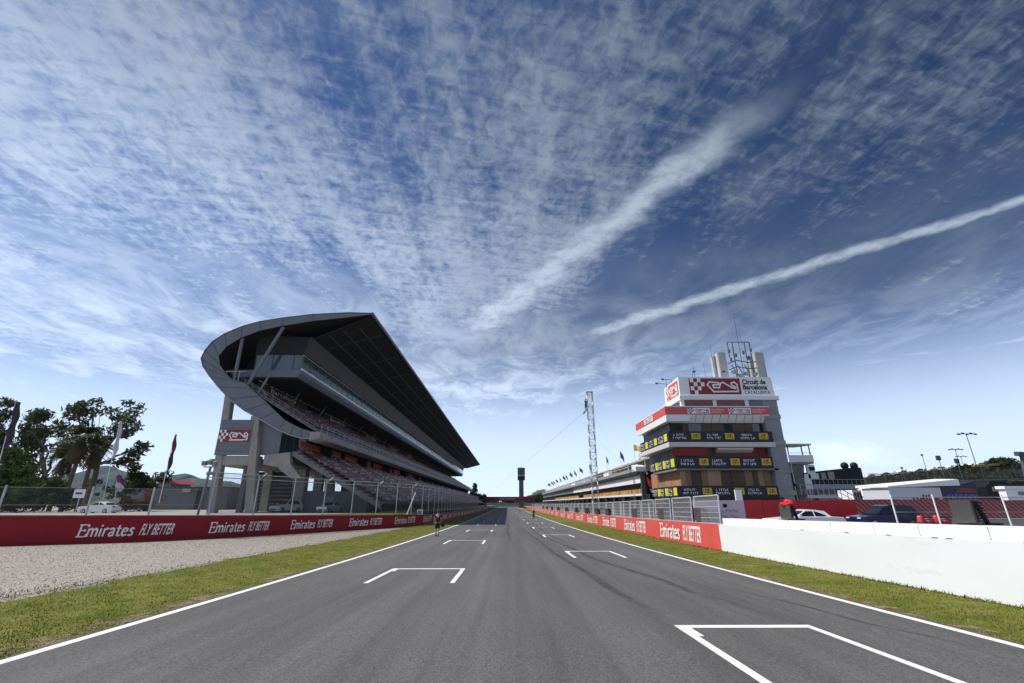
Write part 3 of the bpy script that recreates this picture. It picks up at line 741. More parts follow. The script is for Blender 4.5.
# wire panels standing on the rear edge of the wall
pf = thing('pit_fence', 'row of leaning silver framed wire panels along the back of the red pit wall', 'fence', (12.1, 40, g(40) + 1.2))
y = 26.4; k_ = 0
while y < 240:
    ln = 3.5 if y < 60 else 4.4; x = pitx(y) + .72; hh = 1.48; zb = ptop(y) - .02; lean = .0
    mb = MB(); r = .045
    A, B = (x, y, zb), (x, y + ln, ptop(y + ln) - .02); C_, D_ = (x + .05, y + ln, B[2] + hh), (x + .05, y, zb + hh)
    mb.path([A, B, C_, D_, A], r, ALU, 6)
    nb = 5 if y < 60 else 3
    for j in range(1, nb):
        t = j / nb; mb.tube((x + .05 * t, y, zb + hh * t), (x + .05 * t, y + ln, B[2] + hh * t), .016, ALU, 5)
    fr = mb.build('fence_panel', pf)
    me = np_mesh('wire_net', [A, B, C_, D_], [(0, 1, 2, 3)], NETP, [(0, 0), (ln, 0), (ln, hh), (0, hh)])
    link('wire_net', me, fr)
    y += ln + (.75 if y < 60 else .55); k_ += 1

# dark boxes on the wall: grey board face, ribbed black back, flat steel foot
def wallbox():
    t = thing('light_panel_box', 'x', 'equipment box', local=True)
    MB().box(-.30, .30, -.22, -.16, .05, .63, BOXFACE).build('front_board', t)
    mb = MB(); mb.box(-.27, .27, -.158, -.08, .07, .61, BLACK)
    for i in range(8): mb.box(-.27, .27, -.079, .10 + .05 * (i % 2), .08 + i * .066, .115 + i * .066, BLACK)
    mb.build('ribbed_back', t)
    MB().hexa([(-.26, .14, .03), (-.18, .14, .03), (-.18, .22, .03), (-.26, .22, .03), (-.26, -.05, .60), (-.18, -.05, .60), (-.18, .02, .60), (-.26, .02, .60)], BLACK).build('rear_strut', t)
    MB().hexa([(.18, .14, .03), (.26, .14, .03), (.26, .22, .03), (.18, .22, .03), (.18, -.05, .60), (.26, -.05, .60), (.26, .02, .60), (.18, .02, .60)], BLACK).build('rear_strut', t)
    MB().box(-.26, .26, -.20, .50, .0, .028, BLACK).box(-.26, .26, .501, .56, 0, .05, STEELD).build('foot_plate', t)
    return t
wb = wallbox()
ORD = ['nearest', 'second nearest', 'third nearest', 'fourth nearest', 'fifth nearest', 'sixth nearest', 'seventh nearest', 'eighth nearest', 'ninth nearest', 'tenth nearest']
spots = [(11.28, 11.75), (11.42, 19.6), (11.75, 29.3), (11.9, 36.8), (12.0, 45.2), (12.0, 57.5), (12.0, 64.5), (12.0, 73), (12.0, 84), (12.0, 98), (12.0, 114), (12.0, 130), (12.0, 146), (12.0, 162)]
for i, (x, y) in enumerate(spots):
    lab = ['black backed grey board box at far right on the white wall', 'black backed grey board box with red cloth on top, on the white wall'][i] if i < 2 else \
        ('dark box standing on the red wall, %s of its row to the camera' % ORD[i - 2].replace('nearest', 'closest') if i < 11 else 'tiny dark box far down the red wall near the gantry')
    z = ptop(y) + (.294 if y < YSPLIT else .025)
    rz = (-1.55, -1.33)[i] if i < 2 else -1.25
    if i == 0:
        wb.location = (x, y, z); wb.rotation_euler = (0, 0, rz); wb.scale = (.9,) * 3; wb['label'] = lab; wb['group'] = 'dark boxes on the pit wall'
    else: dup(wb, (x, y, z), rz, lab, 'dark boxes on the pit wall', .9 if i < 2 else 1.25)
# red cloth thrown over the second box
bm = bmesh.new(); bmesh.ops.create_icosphere(bm, subdivisions=4, radius=1)
for v in bm.verts:
    n_ = v.co.normalized(); k = 1 + .20 * math.sin(5 * n_.x + 2 * n_.z) + .14 * math.sin(9 * n_.y + 4 * n_.x) + .08 * math.sin(17 * n_.z + 11 * n_.x)
    v.co = Vector((n_.x * .26 * k, n_.y * .22 * k, max(n_.z, -.35) * .14 * k))
me = bpy.data.meshes.new('jacket'); bm.to_mesh(me); bm.free(); me.materials.append(mat('red_cloth', (.60, .015, .02), .75, .2, 8.))
me.polygons.foreach_set('use_smooth', [True] * len(me.polygons))
o = link('jacket', me); o.location = (11.46, 19.6, ptop(19.6) + .90)
tag(o, 'crumpled bright red jacket lying on a grey board box on the white wall', 'jacket')

# ------------------------------------------------------------------ grandstand
gs = thing('grandstand', 'huge grandstand with a sweeping grey cantilever roof and red and grey seats', 'grandstand', (-33, 200, .5))
Y0, Y1 = 65.0, 356.0
OUT = [(-21, 29.4), (-24.6, 29.5), (-30.1, 29.2), (-34.6, 28.6), (-38, 28), (-40.5, 27.2), (-42.9, 26), (-44.5, 24.7), (-45.3, 23.3), (-45.6, 22.0), (-45, 20.7), (-43.8, 19.3), (-42.2, 17.7), (-40.2, 15.9), (-37.7, 14.2), (-35.3, 13), (-32.4, 11.5), (-30.6, 10.75), (-29.0, 10.35), (-27.4, 10.3)]
INN = [(-21.2, 29.2), (-24.5, 28.75), (-29.9, 28.1), (-34.4, 27.3), (-37.7, 26.5), (-40.4, 25.3), (-42.3, 23.9), (-43.1, 22.4), (-42.6, 21), (-41.4, 19.6), (-40.4, 18.9), (-38.4, 18.3), (-37.4, 17.5), (-36, 16.4), (-34.6, 15.3), (-33.2, 14.1), (-31.7, 12.9), (-30.3, 12.2), (-29.2, 11.7), (-27.4, 11.2)]
def shell(name, a, b, y0, y1, material, seam=None):
    n = len(a); mb = MB()
    v = [(x, y0, z) for x, z in a] + [(x, y0, z) for x, z in b] + [(x, y1, z) for x, z in a] + [(x, y1, z) for x, z in b]
    f = []
    for i in range(n - 1):
        f += [(i, i + 1, n + i + 1, n + i), (2 * n + i, 3 * n + i, 3 * n + i + 1, 2 * n + i + 1), (i, 2 * n + i, 2 * n + i + 1, i + 1)]
    f += [(0, n, 3 * n, 2 * n), (n - 1, 3 * n - 1, 4 * n - 1, 2 * n - 1)]
    mb.add(v, f, material)
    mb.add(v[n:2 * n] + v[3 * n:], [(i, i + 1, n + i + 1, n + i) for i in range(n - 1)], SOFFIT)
    if seam:
        for i in list(range(2, n - 1)):
            p, q = Vector((a[i][0], y0 - .02, a[i][1])), Vector((b[i][0], y0 - .02, b[i][1]))
            mb.obox((p + q) / 2, q - p, (0, 1, 0), (q - p).cross(Vector((0, 1, 0))), (q - p).length * .98, .03, .10, seam)
    return mb
shell('s', OUT, INN, Y0, Y1, STEEL, STEELD).build('roof_shell', gs)
# bright drip edge round the outside of the end face
mb = MB()
for (a, b_) in zip(OUT, OUT[1:]):
    mb.tube((a[0], Y0 - .03, a[1] + .02), (b_[0], Y0 - .03, b_[1] + .02), .07, STEELD if a[1] > 21 and a[0] < -40 or a[1] > 24 else GALV, 6)
mb.build('edge_trim', gs)
mb = MB(); mb.box(-21.05, -20.85, Y0 - .1, Y1 + .1, 29.05, 29.55, STEELD); mb.build('roof_gutter', gs)
# soffit and cantilever ribs
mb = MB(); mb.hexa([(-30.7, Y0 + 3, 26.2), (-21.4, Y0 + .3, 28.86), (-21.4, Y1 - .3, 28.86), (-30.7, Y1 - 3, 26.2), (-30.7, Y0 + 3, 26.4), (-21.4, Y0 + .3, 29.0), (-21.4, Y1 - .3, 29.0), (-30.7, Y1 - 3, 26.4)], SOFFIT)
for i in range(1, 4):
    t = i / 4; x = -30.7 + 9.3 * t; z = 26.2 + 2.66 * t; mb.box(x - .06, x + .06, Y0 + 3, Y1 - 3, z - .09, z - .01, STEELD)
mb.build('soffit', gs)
y = Y0 + 8
while y < Y1:
    MB().prism([(-42.6, 23.2), (-37.5, 25.4), (-30.2, 26.3), (-21.6, 28.7), (-21.6, 29.0), (-29.9, 28.0), (-37.7, 26.4), (-42.2, 23.8)], y - .11, y + .11, STEELD).build('roof_rib', gs)
    y += 12
# struts across the open end
for (x0_, z0_, x1_, z1_, r) in ((-40.4, 25.5, -40.35, 18.4, .26), (-34.5, 27.3, -38.3, 18.0, .26), (-35.2, 19.9, -36.6, 16.6, .16)):
    MB().tube((x0_, Y0 + .5, z0_), (x1_, Y0 + .5, z1_), r, STEEL, 10).build('strut', gs)
y = Y0 + 12
while y < Y1 - 20:
    MB().tube((-35.6, y, 19.9), (-37.4, y, 16.9), .13, STEEL, 6).build('strut', gs); y += 12
# hospitality level: slab, glazed end, balcony glass, brown cladding above
B0, B1 = 67.0, 334.0
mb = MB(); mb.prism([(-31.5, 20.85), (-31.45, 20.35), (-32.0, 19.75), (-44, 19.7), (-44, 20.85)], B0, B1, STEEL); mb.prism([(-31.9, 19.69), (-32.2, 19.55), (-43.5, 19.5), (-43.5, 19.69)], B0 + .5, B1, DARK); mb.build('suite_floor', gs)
mb = MB(); mb.box(-31.55, -31.35, B0, B1, 20.852, 21.10, ALU); mb.build('balcony_kerb', gs)
mb = MB().box(-31.47, -31.43, B0, B1, 21.1, 23.15, GLASS)
for y in np.arange(B0, B1, 3.0): mb.box(-31.42, -31.38, y, y + .05, 21.1, 23.15, GALVD)
gb = mb.build('balcony_glass', gs)
MB().tube((-31.45, B0, 23.2), (-31.45, B1, 23.2), .07, ALU, 6).build('handrail', gb)
# pale dust sheets and furniture piled behind the balcony glass
mb = MB(); rr = random.Random(3); y = B0 + 3
while y < B1 - 4:
    w = rr.uniform(2, 7); h = rr.uniform(.3, 1.25) * (1 if y < 160 else .7); mb.hexa([(-32.8, y, 20.86), (-31.62, y, 20.86), (-31.62, y + w, 20.86), (-32.8, y + w, 20.86), (-32.7, y + .3, 20.86 + h), (-31.7, y + .3, 20.86 + h * .6), (-31.7, y + w * .7, 20.86 + h * .85), (-32.7, y + w * .8, 20.86 + h)], TENT); y += w + rr.uniform(.3, 6)
mb.build('dust_sheet', gs)
MB().hexa([(-33.4, B0 + .6, 20.86), (-33.3, B0 + .6, 20.86), (-33.3, B1, 20.86), (-33.4, B1, 20.86), (-33.4, B0 + .6, 26.2), (-33.3, B0 + .6, 26.2), (-33.3, B1, 26.2), (-33.4, B1, 26.2)], WINDOWD).build('suite_glazing', gs)
MB().hexa([(-31.55, B0 + .1, 23.4), (-31.35, B0 + .1, 23.4), (-31.35, B1, 23.4), (-31.55, B1, 23.4), (-30.9, B0 + .1, 26.25), (-30.7, B0 + .1, 26.25), (-30.7, B1, 26.25), (-30.9, B1, 26.25)], BEIGE).build('suite_cladding', gs)
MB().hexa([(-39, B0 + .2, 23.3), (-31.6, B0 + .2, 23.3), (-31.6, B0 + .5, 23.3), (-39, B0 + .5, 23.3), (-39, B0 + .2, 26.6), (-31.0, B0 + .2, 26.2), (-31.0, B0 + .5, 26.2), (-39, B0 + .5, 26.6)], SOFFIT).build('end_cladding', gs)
mb = MB(); mb.box(-38.8, -31.65, B0 + .25, B0 + .31, 20.86, 23.3, BLUEG)
for x in (-38.8, -36.2, -33.0): mb.box(x, x + .1, B0 + .18, B0 + .25, 20.86, 23.3, STEELD)
mb.build('end_glazing', gs)
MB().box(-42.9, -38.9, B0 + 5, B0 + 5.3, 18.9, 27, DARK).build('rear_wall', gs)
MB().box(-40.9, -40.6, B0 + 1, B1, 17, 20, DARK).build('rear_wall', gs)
for y in (150, 215, 260, 300): MB().box(-31.34, -31.28, y, y + 1.6, 23.5, 25.4, DARK if y != 150 else BLUEG).build('suite_window', gs)
# terraces
def stairs(x0, z0, x1, z1, n, y0, y1, under, material):
    poly = []; dx = (x1 - x0) / n; dz = (z1 - z0) / n
    for i in range(n): poly += [(x0 + dx * i, z0 + dz * i), (x0 + dx * i, z0 + dz * (i + 1))]
    poly += [(x1, z1), (x1, z1 - under), (x0, z0 - under)]
    return MB().prism(poly, y0, y1, material)
UT = (-27.2, 11.35, -39.9, 18.6, 15); LT = (-16.8, 1.25, -30.4, 8.6, 17)
stairs(*UT, Y0 + .4, Y1 - 2, .05, CONCD).build('upper_terrace', gs)
stairs(*LT, Y0 + 1, Y1 + 4, .55, CONCD).build('lower_terrace', gs)
mb = MB(); mb.prism([(-26.2, 11.15), (-26.15, 10.25), (-27.6, 9.95), (-27.6, 11.15)], Y0 - .6, Y1 + 6, CONC); mb.build('fascia_beam', gs)
mb = MB()
for z in (11.55, 11.95, 12.3): mb.tube((-26.35, Y0, z), (-26.35, Y1, z), .03, GALV, 5)
for y in np.arange(Y0, Y1, 2.4): mb.tube((-26.35, y, 11.1), (-26.35, y, 12.3), .035, GALV, 5)
mb.build('railing', gs)
mb = MB()
zs = np.linspace(0, 1, 12)
for a, b_ in zip(zs, zs[1:]):
    P0 = Vector((-27.4 - 12.2 * a, Y0 + .2, 11.5 + 7.0 * a)); P1 = Vector((-27.4 - 12.2 * b_, Y0 + .2, 11.5 + 7.0 * b_))
    mb.tube(P0, P0 + Vector((0, 0, 1.1)), .045, GALVD, 5)
    for h in (.4, .75, 1.1): mb.tube(P0 + Vector((0, 0, h)), P1 + Vector((0, 0, h)), .03, GALVD, 5)
mb.build('railing', gs)
MB().tube((-42.6, Y0 + .2, 20.1), (-38.6, Y0 + .2, 20.1), .06, GALV, 6).tube((-41.5, Y0 + .2, 19.5), (-41.5, Y0 + .2, 20.1), .05, GALV, 6).tube((-39.6, Y0 + .2, 18.6), (-39.6, Y0 + .2, 20.1), .05, GALV, 6).build('railing', gs)
# seats
base = np.array([(-.20, -.22, .0), (.22, -.22, .0), (.22, .22, .0), (-.20, .22, .0), (-.20, -.22, .07), (.22, -.22, .07), (.22, .22, .07), (-.20, .22, .07),
                 (-.27, -.22, .04), (-.20, -.22, .04), (-.20, .22, .04), (-.27, .22, .04), (-.33, -.22, .46), (-.27, -.22, .46), (-.27, .22, .46), (-.33, .22, .46)])
base[:, 2] += .38
hx = [(3, 2, 1, 0), (4, 5, 6, 7), (0, 1, 5, 4), (1, 2, 6, 5), (2, 3, 7, 6), (3, 0, 4, 7)]
sf = np.array(hx + [tuple(i + 8 for i in q) for q in hx])
def seat_positions(T, y0, y1, pitch, upper):
    x0, z0, x1, z1, n = T; out = []
    for i in range(n):
        x = x0 + (x1 - x0) * (i + .62) / n; z = z0 + (z1 - z0) * (i + 1) / n
        for j, y in enumerate(np.arange(y0, y1, pitch)):
            if (j % 26) in (0, 1): continue
            if upper and i >= n - 3 and (j % 52) in range(20, 30): continue
            blk = j // 26; u = (j % 26) / 26
            if upper:
                r = rr.random(); c = 2 if r < .62 else (0 if r < .74 else 1)
                if math.sin(i * .9 + blk * 2.1 + u * 5) > .55: c = 1 if r < .6 else c
            else:
                s_ = math.sin(u * 9 + i * 1.2 + blk) + .6 * math.sin(i * .7 - u * 14 + blk * 1.7)
                c = 0 if s_ > .65 else 1
                if rr.random() < .10: c = 2
            out.append((x, y, z, c))
    return out
sp_ = seat_positions(UT, Y0 + 1, Y1 - 3, .56, True) + seat_positions(LT, Y0 + 1.6, Y1, .56, False)
sp_.sort(key=lambda q: (q[0]) ** 2 + q[1] ** 2 + (q[2] - 1.75) ** 2)
seat_me = [np_mesh('seat', base, sf, m_) for m_ in (SEATW, SEATR, SEATD)]
for (x, y, z, c) in sp_[:100]:
    o = link('seat', seat_me[c], gs); o.location = (x, y, z)
rest = np.array(sp_[100:]); SV = (base[None] + rest[:, None, :3]).reshape(-1, 3); SF = (sf[None] + 16 * np.arange(len(rest))[:, None, None]).reshape(-1, 4)
link('seat_rows', np_mesh('seat_rows', SV, SF, [SEATW, SEATR, SEATD], mi=np.repeat(rest[:, 3].astype(int), 12)), gs, None, 'stuff')
# back of the lower tier: dark concourse, orange posters, thick dark columns
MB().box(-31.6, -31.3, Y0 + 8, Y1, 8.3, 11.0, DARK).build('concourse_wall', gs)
y = Y0 + 4.0
while y < Y1 - 10:
    MB().box(-30.8, -30.72, y, y + 7.6, 9.55, 10.45, ORANGE).build('poster_board', gs)
    MB().box(-30.5, -30.4, y, y + 7.6, 8.7, 9.0, GALVD).build('rail_board', gs)
    y += 9.8
y = Y0 + 12.2
while y < Y1:
    MB().prism([(-30.6, 7.5), (-29.2, 7.5), (-28.6, 10.6), (-30.9, 10.6)], y - .55, y + .55, DARK).build('column', gs); y += 19.6 if y < 150 else 14
# rear columns, cross wall with the sign, platform
def column(x, y, zt, w, d, lean=0):
    MB().hexa([(x - w / 2, y - d / 2, .3), (x + w / 2, y - d / 2, .3), (x + w / 2, y + d / 2, .3), (x - w / 2, y + d / 2, .3), (x - w / 2 + lean, y - d / 2, zt), (x + w / 2 + lean, y - d / 2, zt), (x + w / 2 + lean, y + d / 2, zt), (x - w / 2 + lean, y + d / 2, zt)], CONC).build('column', gs, bevel=.06)
column(-39.75, Y0 + .9, 16.6, 1.05, 1.0, -.95)
column(-34.55, Y0 + .75, 13.5, 1.2, 1.1, -1.6)
for y in (Y0 + 15, Y0 + 29, Y0 + 43, Y0 + 57): column(-39.9, y, 16.6, 1.35, 1.0, -.4); column(-34.6, y, 13.2, 1.7, 1.2, -.8)
column(-31.8, Y0 + 9, 6.8, 1.3, 1.3); column(-29.6, Y0 + 10, 6.2, 1.25, 1.25)
MB().box(-37.9, -37.2, Y0 + 3, Y0 + 3.8, .3, 7.0, CONCD).build('column', gs)
mb = MB(); mb.box(-40.75, -36.1, Y0 + .15, Y0 + .4, 8.05, 12.95, STEEL); mb.box(-35.7, -32.3, Y0 + 1.0, Y0 + 1.2, 8.12, 13.3, STEEL)
for z in np.arange(8.6, 12.9, .62): mb.box(-40.75, -36.1, Y0 + .135, Y0 + .149, z, z + .035, STEELD)
cw = mb.build('cross_wall', gs)
mb = MB(); W0 = -40.65
def place(u, v, e=0): return (W0 + u, Y0 + .08 - e, 9.85 + v)
mb.box(W0, W0 + 4.35, Y0 + .085, Y0 + .134, 9.85, 11.5, REDD)
logo(mb, place, 0, 4.35, .0, 1.65, bg=False, eps=.01); put_text(mb, 'Barcelona', lambda u, v: place(u, v, .02), 1.6, 1.9, .12, .26, LETTER, bold=.02)
mb.build('sign_board', gs)
MB().box(-40.4, -34.9, Y0 + .5, Y0 + 2.0, 6.75, 8.0, CONC).build('cross_beam', gs)
MB().prism([(-34.0, 8.1), (-30.6, 8.5), (-30.2, 6.9), (-28.4, 5.0), (-29.8, 4.9), (-32.0, 6.5), (-34.0, 6.85)], Y0 + .6, Y0 + 1.4, CONC).build('raker_beam', gs)
MB().hexa([(-34.0, Y0 + 1.4, 7.9), (-30.6, Y0 + 1.4, 8.3), (-30.6, Y0 + 9, 8.3), (-34.0, Y0 + 9, 7.9), (-34, Y0 + 1.4, 8.1), (-30.6, Y0 + 1.4, 8.5), (-30.6, Y0 + 9, 8.5), (-34, Y0 + 9, 8.1)], CONC).build('landing', gs)
mb = MB(); mb.box(-35.5, -31.5, Y0 + 5, Y0 + 5.1, 8.4, 12.6, BLUEG)
for x in (-34.6, -33.4, -32.2): mb.box(x, x + .12, Y0 + 4.9, Y0 + 5, 8.4, 12.6, STEEL)
mb.build('stair_screen', gs)
mb = MB(); mb.box(-42.5, -33.6, Y0 + 15, Y0 + 15.3, .3, 6.7, DARK)
for i in range(9): mb.box(-42.4, -33.6, Y0 + 14.6, Y0 + 14.98, 1.0 + i * .62, 1.12 + i * .62, CONCD)
mb.build('stair_flight', gs)
MB().box(-42.5, -30.6, Y0 + 2.2, Y1, 6.9, 7.7, CONCD).build('concourse_slab', gs)
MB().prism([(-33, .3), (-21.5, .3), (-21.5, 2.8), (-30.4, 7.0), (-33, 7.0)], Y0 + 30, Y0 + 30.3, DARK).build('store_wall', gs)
# low block under the seats with a pale door
MB().box(-33, -21.5, Y0 + 9, Y0 + 9.3, .3, 3.5, GREYWALL).build('store_wall', gs)
MB().box(-27.9, -26.6, Y0 + 8.94, Y0 + 9, .5, 2.75, BLUEP if False else mat('pale_blue_door', (.22, .25, .32), .6, .1, 1.)).build('door', gs)
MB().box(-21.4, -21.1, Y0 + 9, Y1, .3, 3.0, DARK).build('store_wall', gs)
MB().box(-17.2, -16.8, Y0 + 1, Y1 + 4, .2, 1.9, CONCD).build('front_parapet', gs)
# white name lettering on the wall above the upper seats
for y0_ in (72.8, 99.0, 126, 153, 180):
    MB().box(-38.7, -38.55, y0_ - 4, y0_ + 14, 18.55, 19.5, DARK).build('name_board', gs)
    mb = MB(); put_text(mb, 'Barcelona', lambda u, v: (-38.5, y0_ + u, 18.6 + v), 0, 9.2, .10, .72, mat('dim_white_lettering', (.62, .62, .66), .6, .05, 3.), bold=.0); mb.build('lettering', gs, fix=False)
y = Y0 + 3.0; mb = MB()
while y < Y1 - 30: mb.box(-38.2, -38.0, y, y + .9, 19.4, 19.48, LAMPG); y += 1.8
mb.build('light_strip', gs)

# ------------------------------------------------------------------ control tower
ct = thing('control_tower', 'stepped control tower with red roof band and black and yellow banners by the pit lane', 'tower', (27, 64, zr(60)))
XT, XR_, YF, YB = 20.3, 33.6, 58.0, 71.6
# core and service shaft
mb = MB(); mb.box(22.2, 33.2, YF + 1.4, YB - .3, -1, 12.0, DARK); mb.build('core', ct)
mb = MB()
for z0_, z1_, xa, xb in ((-1, 3.0, 35.0, 35.0), (3.02, 5.6, 35.02, 35.02), (5.62, 9.0, 35.05, 35.05), (9.02, 12.3, 35.08, 35.08), (12.32, 14.42, 35.1, 35.1)):
    mb.hexa([(33.0, YF + .25, z0_), (xa, YF + .25, z0_), (xa, YB, z0_), (33.0, YB, z0_), (33.2, YF + .25, z1_), (xb, YF + .25, z1_), (xb, YB, z1_), (33.2, YB, z1_)], mat('grey_shaft_panel', (.25, .25, .265), .6, .1, .5))
sh = mb.build('service_shaft', ct)
for z in (3.0, 5.6, 9.0, 12.3): MB().box(33.1, 35.15, YF + .12, YF + .24, z - .3, z + .25, CONC).build('band_course', sh)
for z, x in ((2.2, 35.3), (6.4, 35.3)): MB().tube((x, YF + .2, z - 2.4), (x - .05, YF + .2, z + 1.5), .05, GALV, 6).build('downpipe', sh)
# storeys: blinds, banner parapets, white slabs
def blind_wall(z0, z1, xin, mats_front, mats_left):
    mb = MB(); x = xin; i = 0; rr_ = random.Random(int(z0 * 10))
    while x < XR_ - .7:
        w = rr_.choice((.7, 1.0, 1.3, 1.7)); w = min(w, XR_ - .5 - x)
        mb.box(x, x + w - .03, YF + 1.05 + .05 * (i % 2), YF + 1.2 + .05 * (i % 2), z0, z1, mats_front[rr_.randrange(len(mats_front))]); x += w; i += 1
    y = YF + 1.3
    while y < YB - .5:
        w = rr_.choice((1.6, 2.6, 3.2)); w = min(w, YB - .4 - y)
        mb.box(xin + .02 * (i % 2), xin + .15, y, y + w - .04, z0, z1, mats_left[rr_.randrange(len(mats_left))]); y += w; i += 1
    return mb.build('window_blind', ct)
blind_wall(3.7, 5.8, 21.6, [BROWN, TAN, BROWN, BROWN2, TAN, BROWN], [mat('orange_brown_blind', (.36, .19, .10), .7, .12, .6), BROWN, mat('orange_brown_blind', (.36, .19, .10))])
blind_wall(7.2, 8.4, 21.6, [mat('deep_red_awning', (.22, .008, .008), .6, .1, 1.), BROWN2, BROWN2, BROWN], [STEEL, CONCD])
blind_wall(10.35, 12.0, 21.0, [BROWN2, DARK, BROWN2, WINDOWD], [STEEL, STEEL])
mb = MB(); mb.box(21.0, 25.2, YF + .5, YF + .9, 7.35, 8.36, mat('deep_red_awning', (.22, .008, .008))); mb.build('awning', ct)
MB().prism([(YF + .3, 8.35), (YF + .3, 8.15), (YF + .95, 7.75), (YF + .95, 8.35)], 26.5, 31, CREAM, axis='x').build('awning', ct)
def glyphs(mb, place, x0, w, z0, h, rr_):     # block marks standing for print too small to read
    x = x0
    while x < x0 + w - .12:
        g_ = rr_.choice((.12, .16, .20)); k = rr_.randrange(4)
        q = lambda a, b_, c, d: mb.add([place(a, c), place(b_, c), place(b_, d), place(a, d)], [(0, 1, 2, 3)], LETTER)
        if k == 0: q(x, x + .05, z0, z0 + h); q(x + .05, x + g_, z0 + h * .75, z0 + h)
        elif k == 1: q(x, x + .045, z0, z0 + h); q(x + g_ - .05, x + g_, z0, z0 + h); q(x + .045, x + g_ - .05, z0 + h * .38, z0 + h * .6)
        elif k == 2: q(x, x + g_, z0, z0 + h * .22); q(x, x + .05, z0 + h * .22, z0 + h)
        else: q(x, x + g_, z0 + h * .78, z0 + h); q(x + g_ * .35, x + g_ * .65, z0, z0 + h * .78)
        x += g_ + .07 + (.14 if rr_.random() < .18 else 0)
def banner(z0, z1, xa, xb, ya, yb, fr, lf, seed, three=(.30, .64, .97)):
    h = z1 - z0
    MB().hexa([(xa, ya - .02, z0), (xb, ya - .02, z0), (xb, ya + .10, z0), (xa, ya + .10, z0), (xa, ya - .02, z1), (xb, ya - .02, z1), (xb, ya + .10, z1), (xa, ya + .10, z1)], BANNER).build('banner', ct)
    f_ = ct.children[-1]
    bl = MB().box(xa - .02, xa + .1, ya + .11, yb, z0, z1, BANNER).build('banner', ct)
    rr_ = random.Random(seed)
    mb = MB()
    for i in range(3):
        my = MB(); u = fr[0] + (fr[1] - fr[0]) * i / 2
        pl1 = lambda a, b_: (a, ya - .032, b_)
        my.add([pl1(u, z0 + h * .24), pl1(u + 1.15, z0 + h * .24), pl1(u + 1.15, z0 + h * .82), pl1(u, z0 + h * .82)], [(0, 1, 2, 3)], YEL)
        pk = lambda a, b_: (a, ya - .04, b_)
        for a, b_, c, d in ((.2, .42, .40, .50), (.5, .7, .36, .50), (.78, .98, .40, .50), (.3, .48, .56, .68), (.58, .82, .56, .70)):
            my.add([pk(u + a, z0 + h * c), pk(u + b_, z0 + h * c), pk(u + b_, z0 + h * d), pk(u + a, z0 + h * d)], [(0, 1, 2, 3)], REDD if (a * 100) % 2 < 1 else BLACK)
        my.build('banner_logo', f_, fix=False); mb = MB()
        glyphs(mb, pl1, u - 2.25, 1.3 + .3 * rr_.random(), z0 + h * .55, h * .20, rr_)
        glyphs(mb, pl1, u - 2.35, 1.75, z0 + h * .25, h * .20, rr_); mb.build('banner_print', f_, fix=False)
    for i in range(3):
        mb = MB(); my = MB(); y = lf[0] + (lf[1] - lf[0]) * i / 2
        pl2 = lambda a, b_: (xa - .032, -a, b_)
        my.add([(xa - .032, y, z0 + h * .15), (xa - .032, y + 1.25, z0 + h * .15), (xa - .032, y + 1.25, z0 + h * .85), (xa - .032, y, z0 + h * .85)], [(0, 1, 2, 3)], YELN)
        glyphs(mb, pl2, -(y + 3.6), 1.9, z0 + h * .52, h * .28, rr_); glyphs(mb, pl2, -(y + 3.6), 1.9, z0 + h * .14, h * .28, rr_)
        mb.build('banner_print', bl, fix=False); my.build('banner_logo', bl, fix=False)
banner(9.05, 10.35, 20.35, 33.55, YF, YB - .8, (23.2, 31.8), (58.6, 67.0), 1)
banner(5.85, 7.25, 20.9, 33.0, YF + .05, YB - 3.8, (23.8, 31.6), (58.6, 65.0), 2)
banner(2.45, 3.75, 20.8, 33.05, YF + .08, YB - 3.8, (23.75, 31.65), (58.5, 64.8), 3)
MB().box(XT - .05, XR_ + .1, YF - .05, YB + .6, 8.42, 9.0, mat('off_white_slab', (.56, .55, .54), .6, .08, 1.)).build('floor_slab', ct)
MB().box(20.9, XR_, YF + .12, YB - 3.7, 5.6, 5.82, CONCD).build('floor_slab', ct)
MB().box(21.0, XR_, YF + .15, YB - 3.7, 2.2, 2.42, DARK).build('floor_slab', ct)
# eaves with white panels, red roof band and its print
mb = MB(); mb.hexa([(XT + .8, YF + .75, 11.55), (XR_, YF + .75, 11.55), (XR_, YB, 11.55), (XT + .8, YB, 11.55), (XT, YF, 12.5), (XR_ + .1, YF, 12.5), (XR_ + .1, YB + .4, 12.5), (XT, YB + .4, 12.5)], WHITE)
mb.hexa([(XT - .03, YF - .03, 11.62), (23.2, YF - .03, 11.62), (23.0, YF + .3, 11.62), (XT - .03, YF + .3, 11.62), (XT - .03, YF - .03, 12.49), (23.4, YF - .03, 12.49), (23.4, YF + .3, 12.49), (XT - .03, YF + .3, 12.49)], WHITE)
mb.hexa([(XT - .035, YF + .31, 11.62), (XT + .3, YF + .31, 11.62), (XT + .3, YB, 11.62), (XT - .035, YB, 11.62), (XT - .035, YF + .31, 12.49), (XT + .3, YF + .31, 12.49), (XT + .3, YB + .4, 12.49), (XT - .035, YB + .4, 12.49)], WHITE)
for x in np.arange(24.2, XR_, 1.05): mb.hexa([(x, YF + .70, 11.6), (x + .05, YF + .70, 11.6), (x + .05, YF + .72, 11.6), (x, YF + .72, 11.6), (x, YF - .02, 12.48), (x + .05, YF - .02, 12.48), (x + .05, YF + .0, 12.48), (x, YF + .0, 12.48)], STEEL)
mb.build('eaves', ct)
rb = MB().box(XT - .08, XR_ + .1, YF - .1, YB + .5, 12.51, 13.45, REDL).build('roof_band', ct)
MB().box(XT - .1, XR_ + .12, YF - .12, YB + .55, 13.452, 13.56, WHITE).build('roof_edge', ct)
mb = MB()
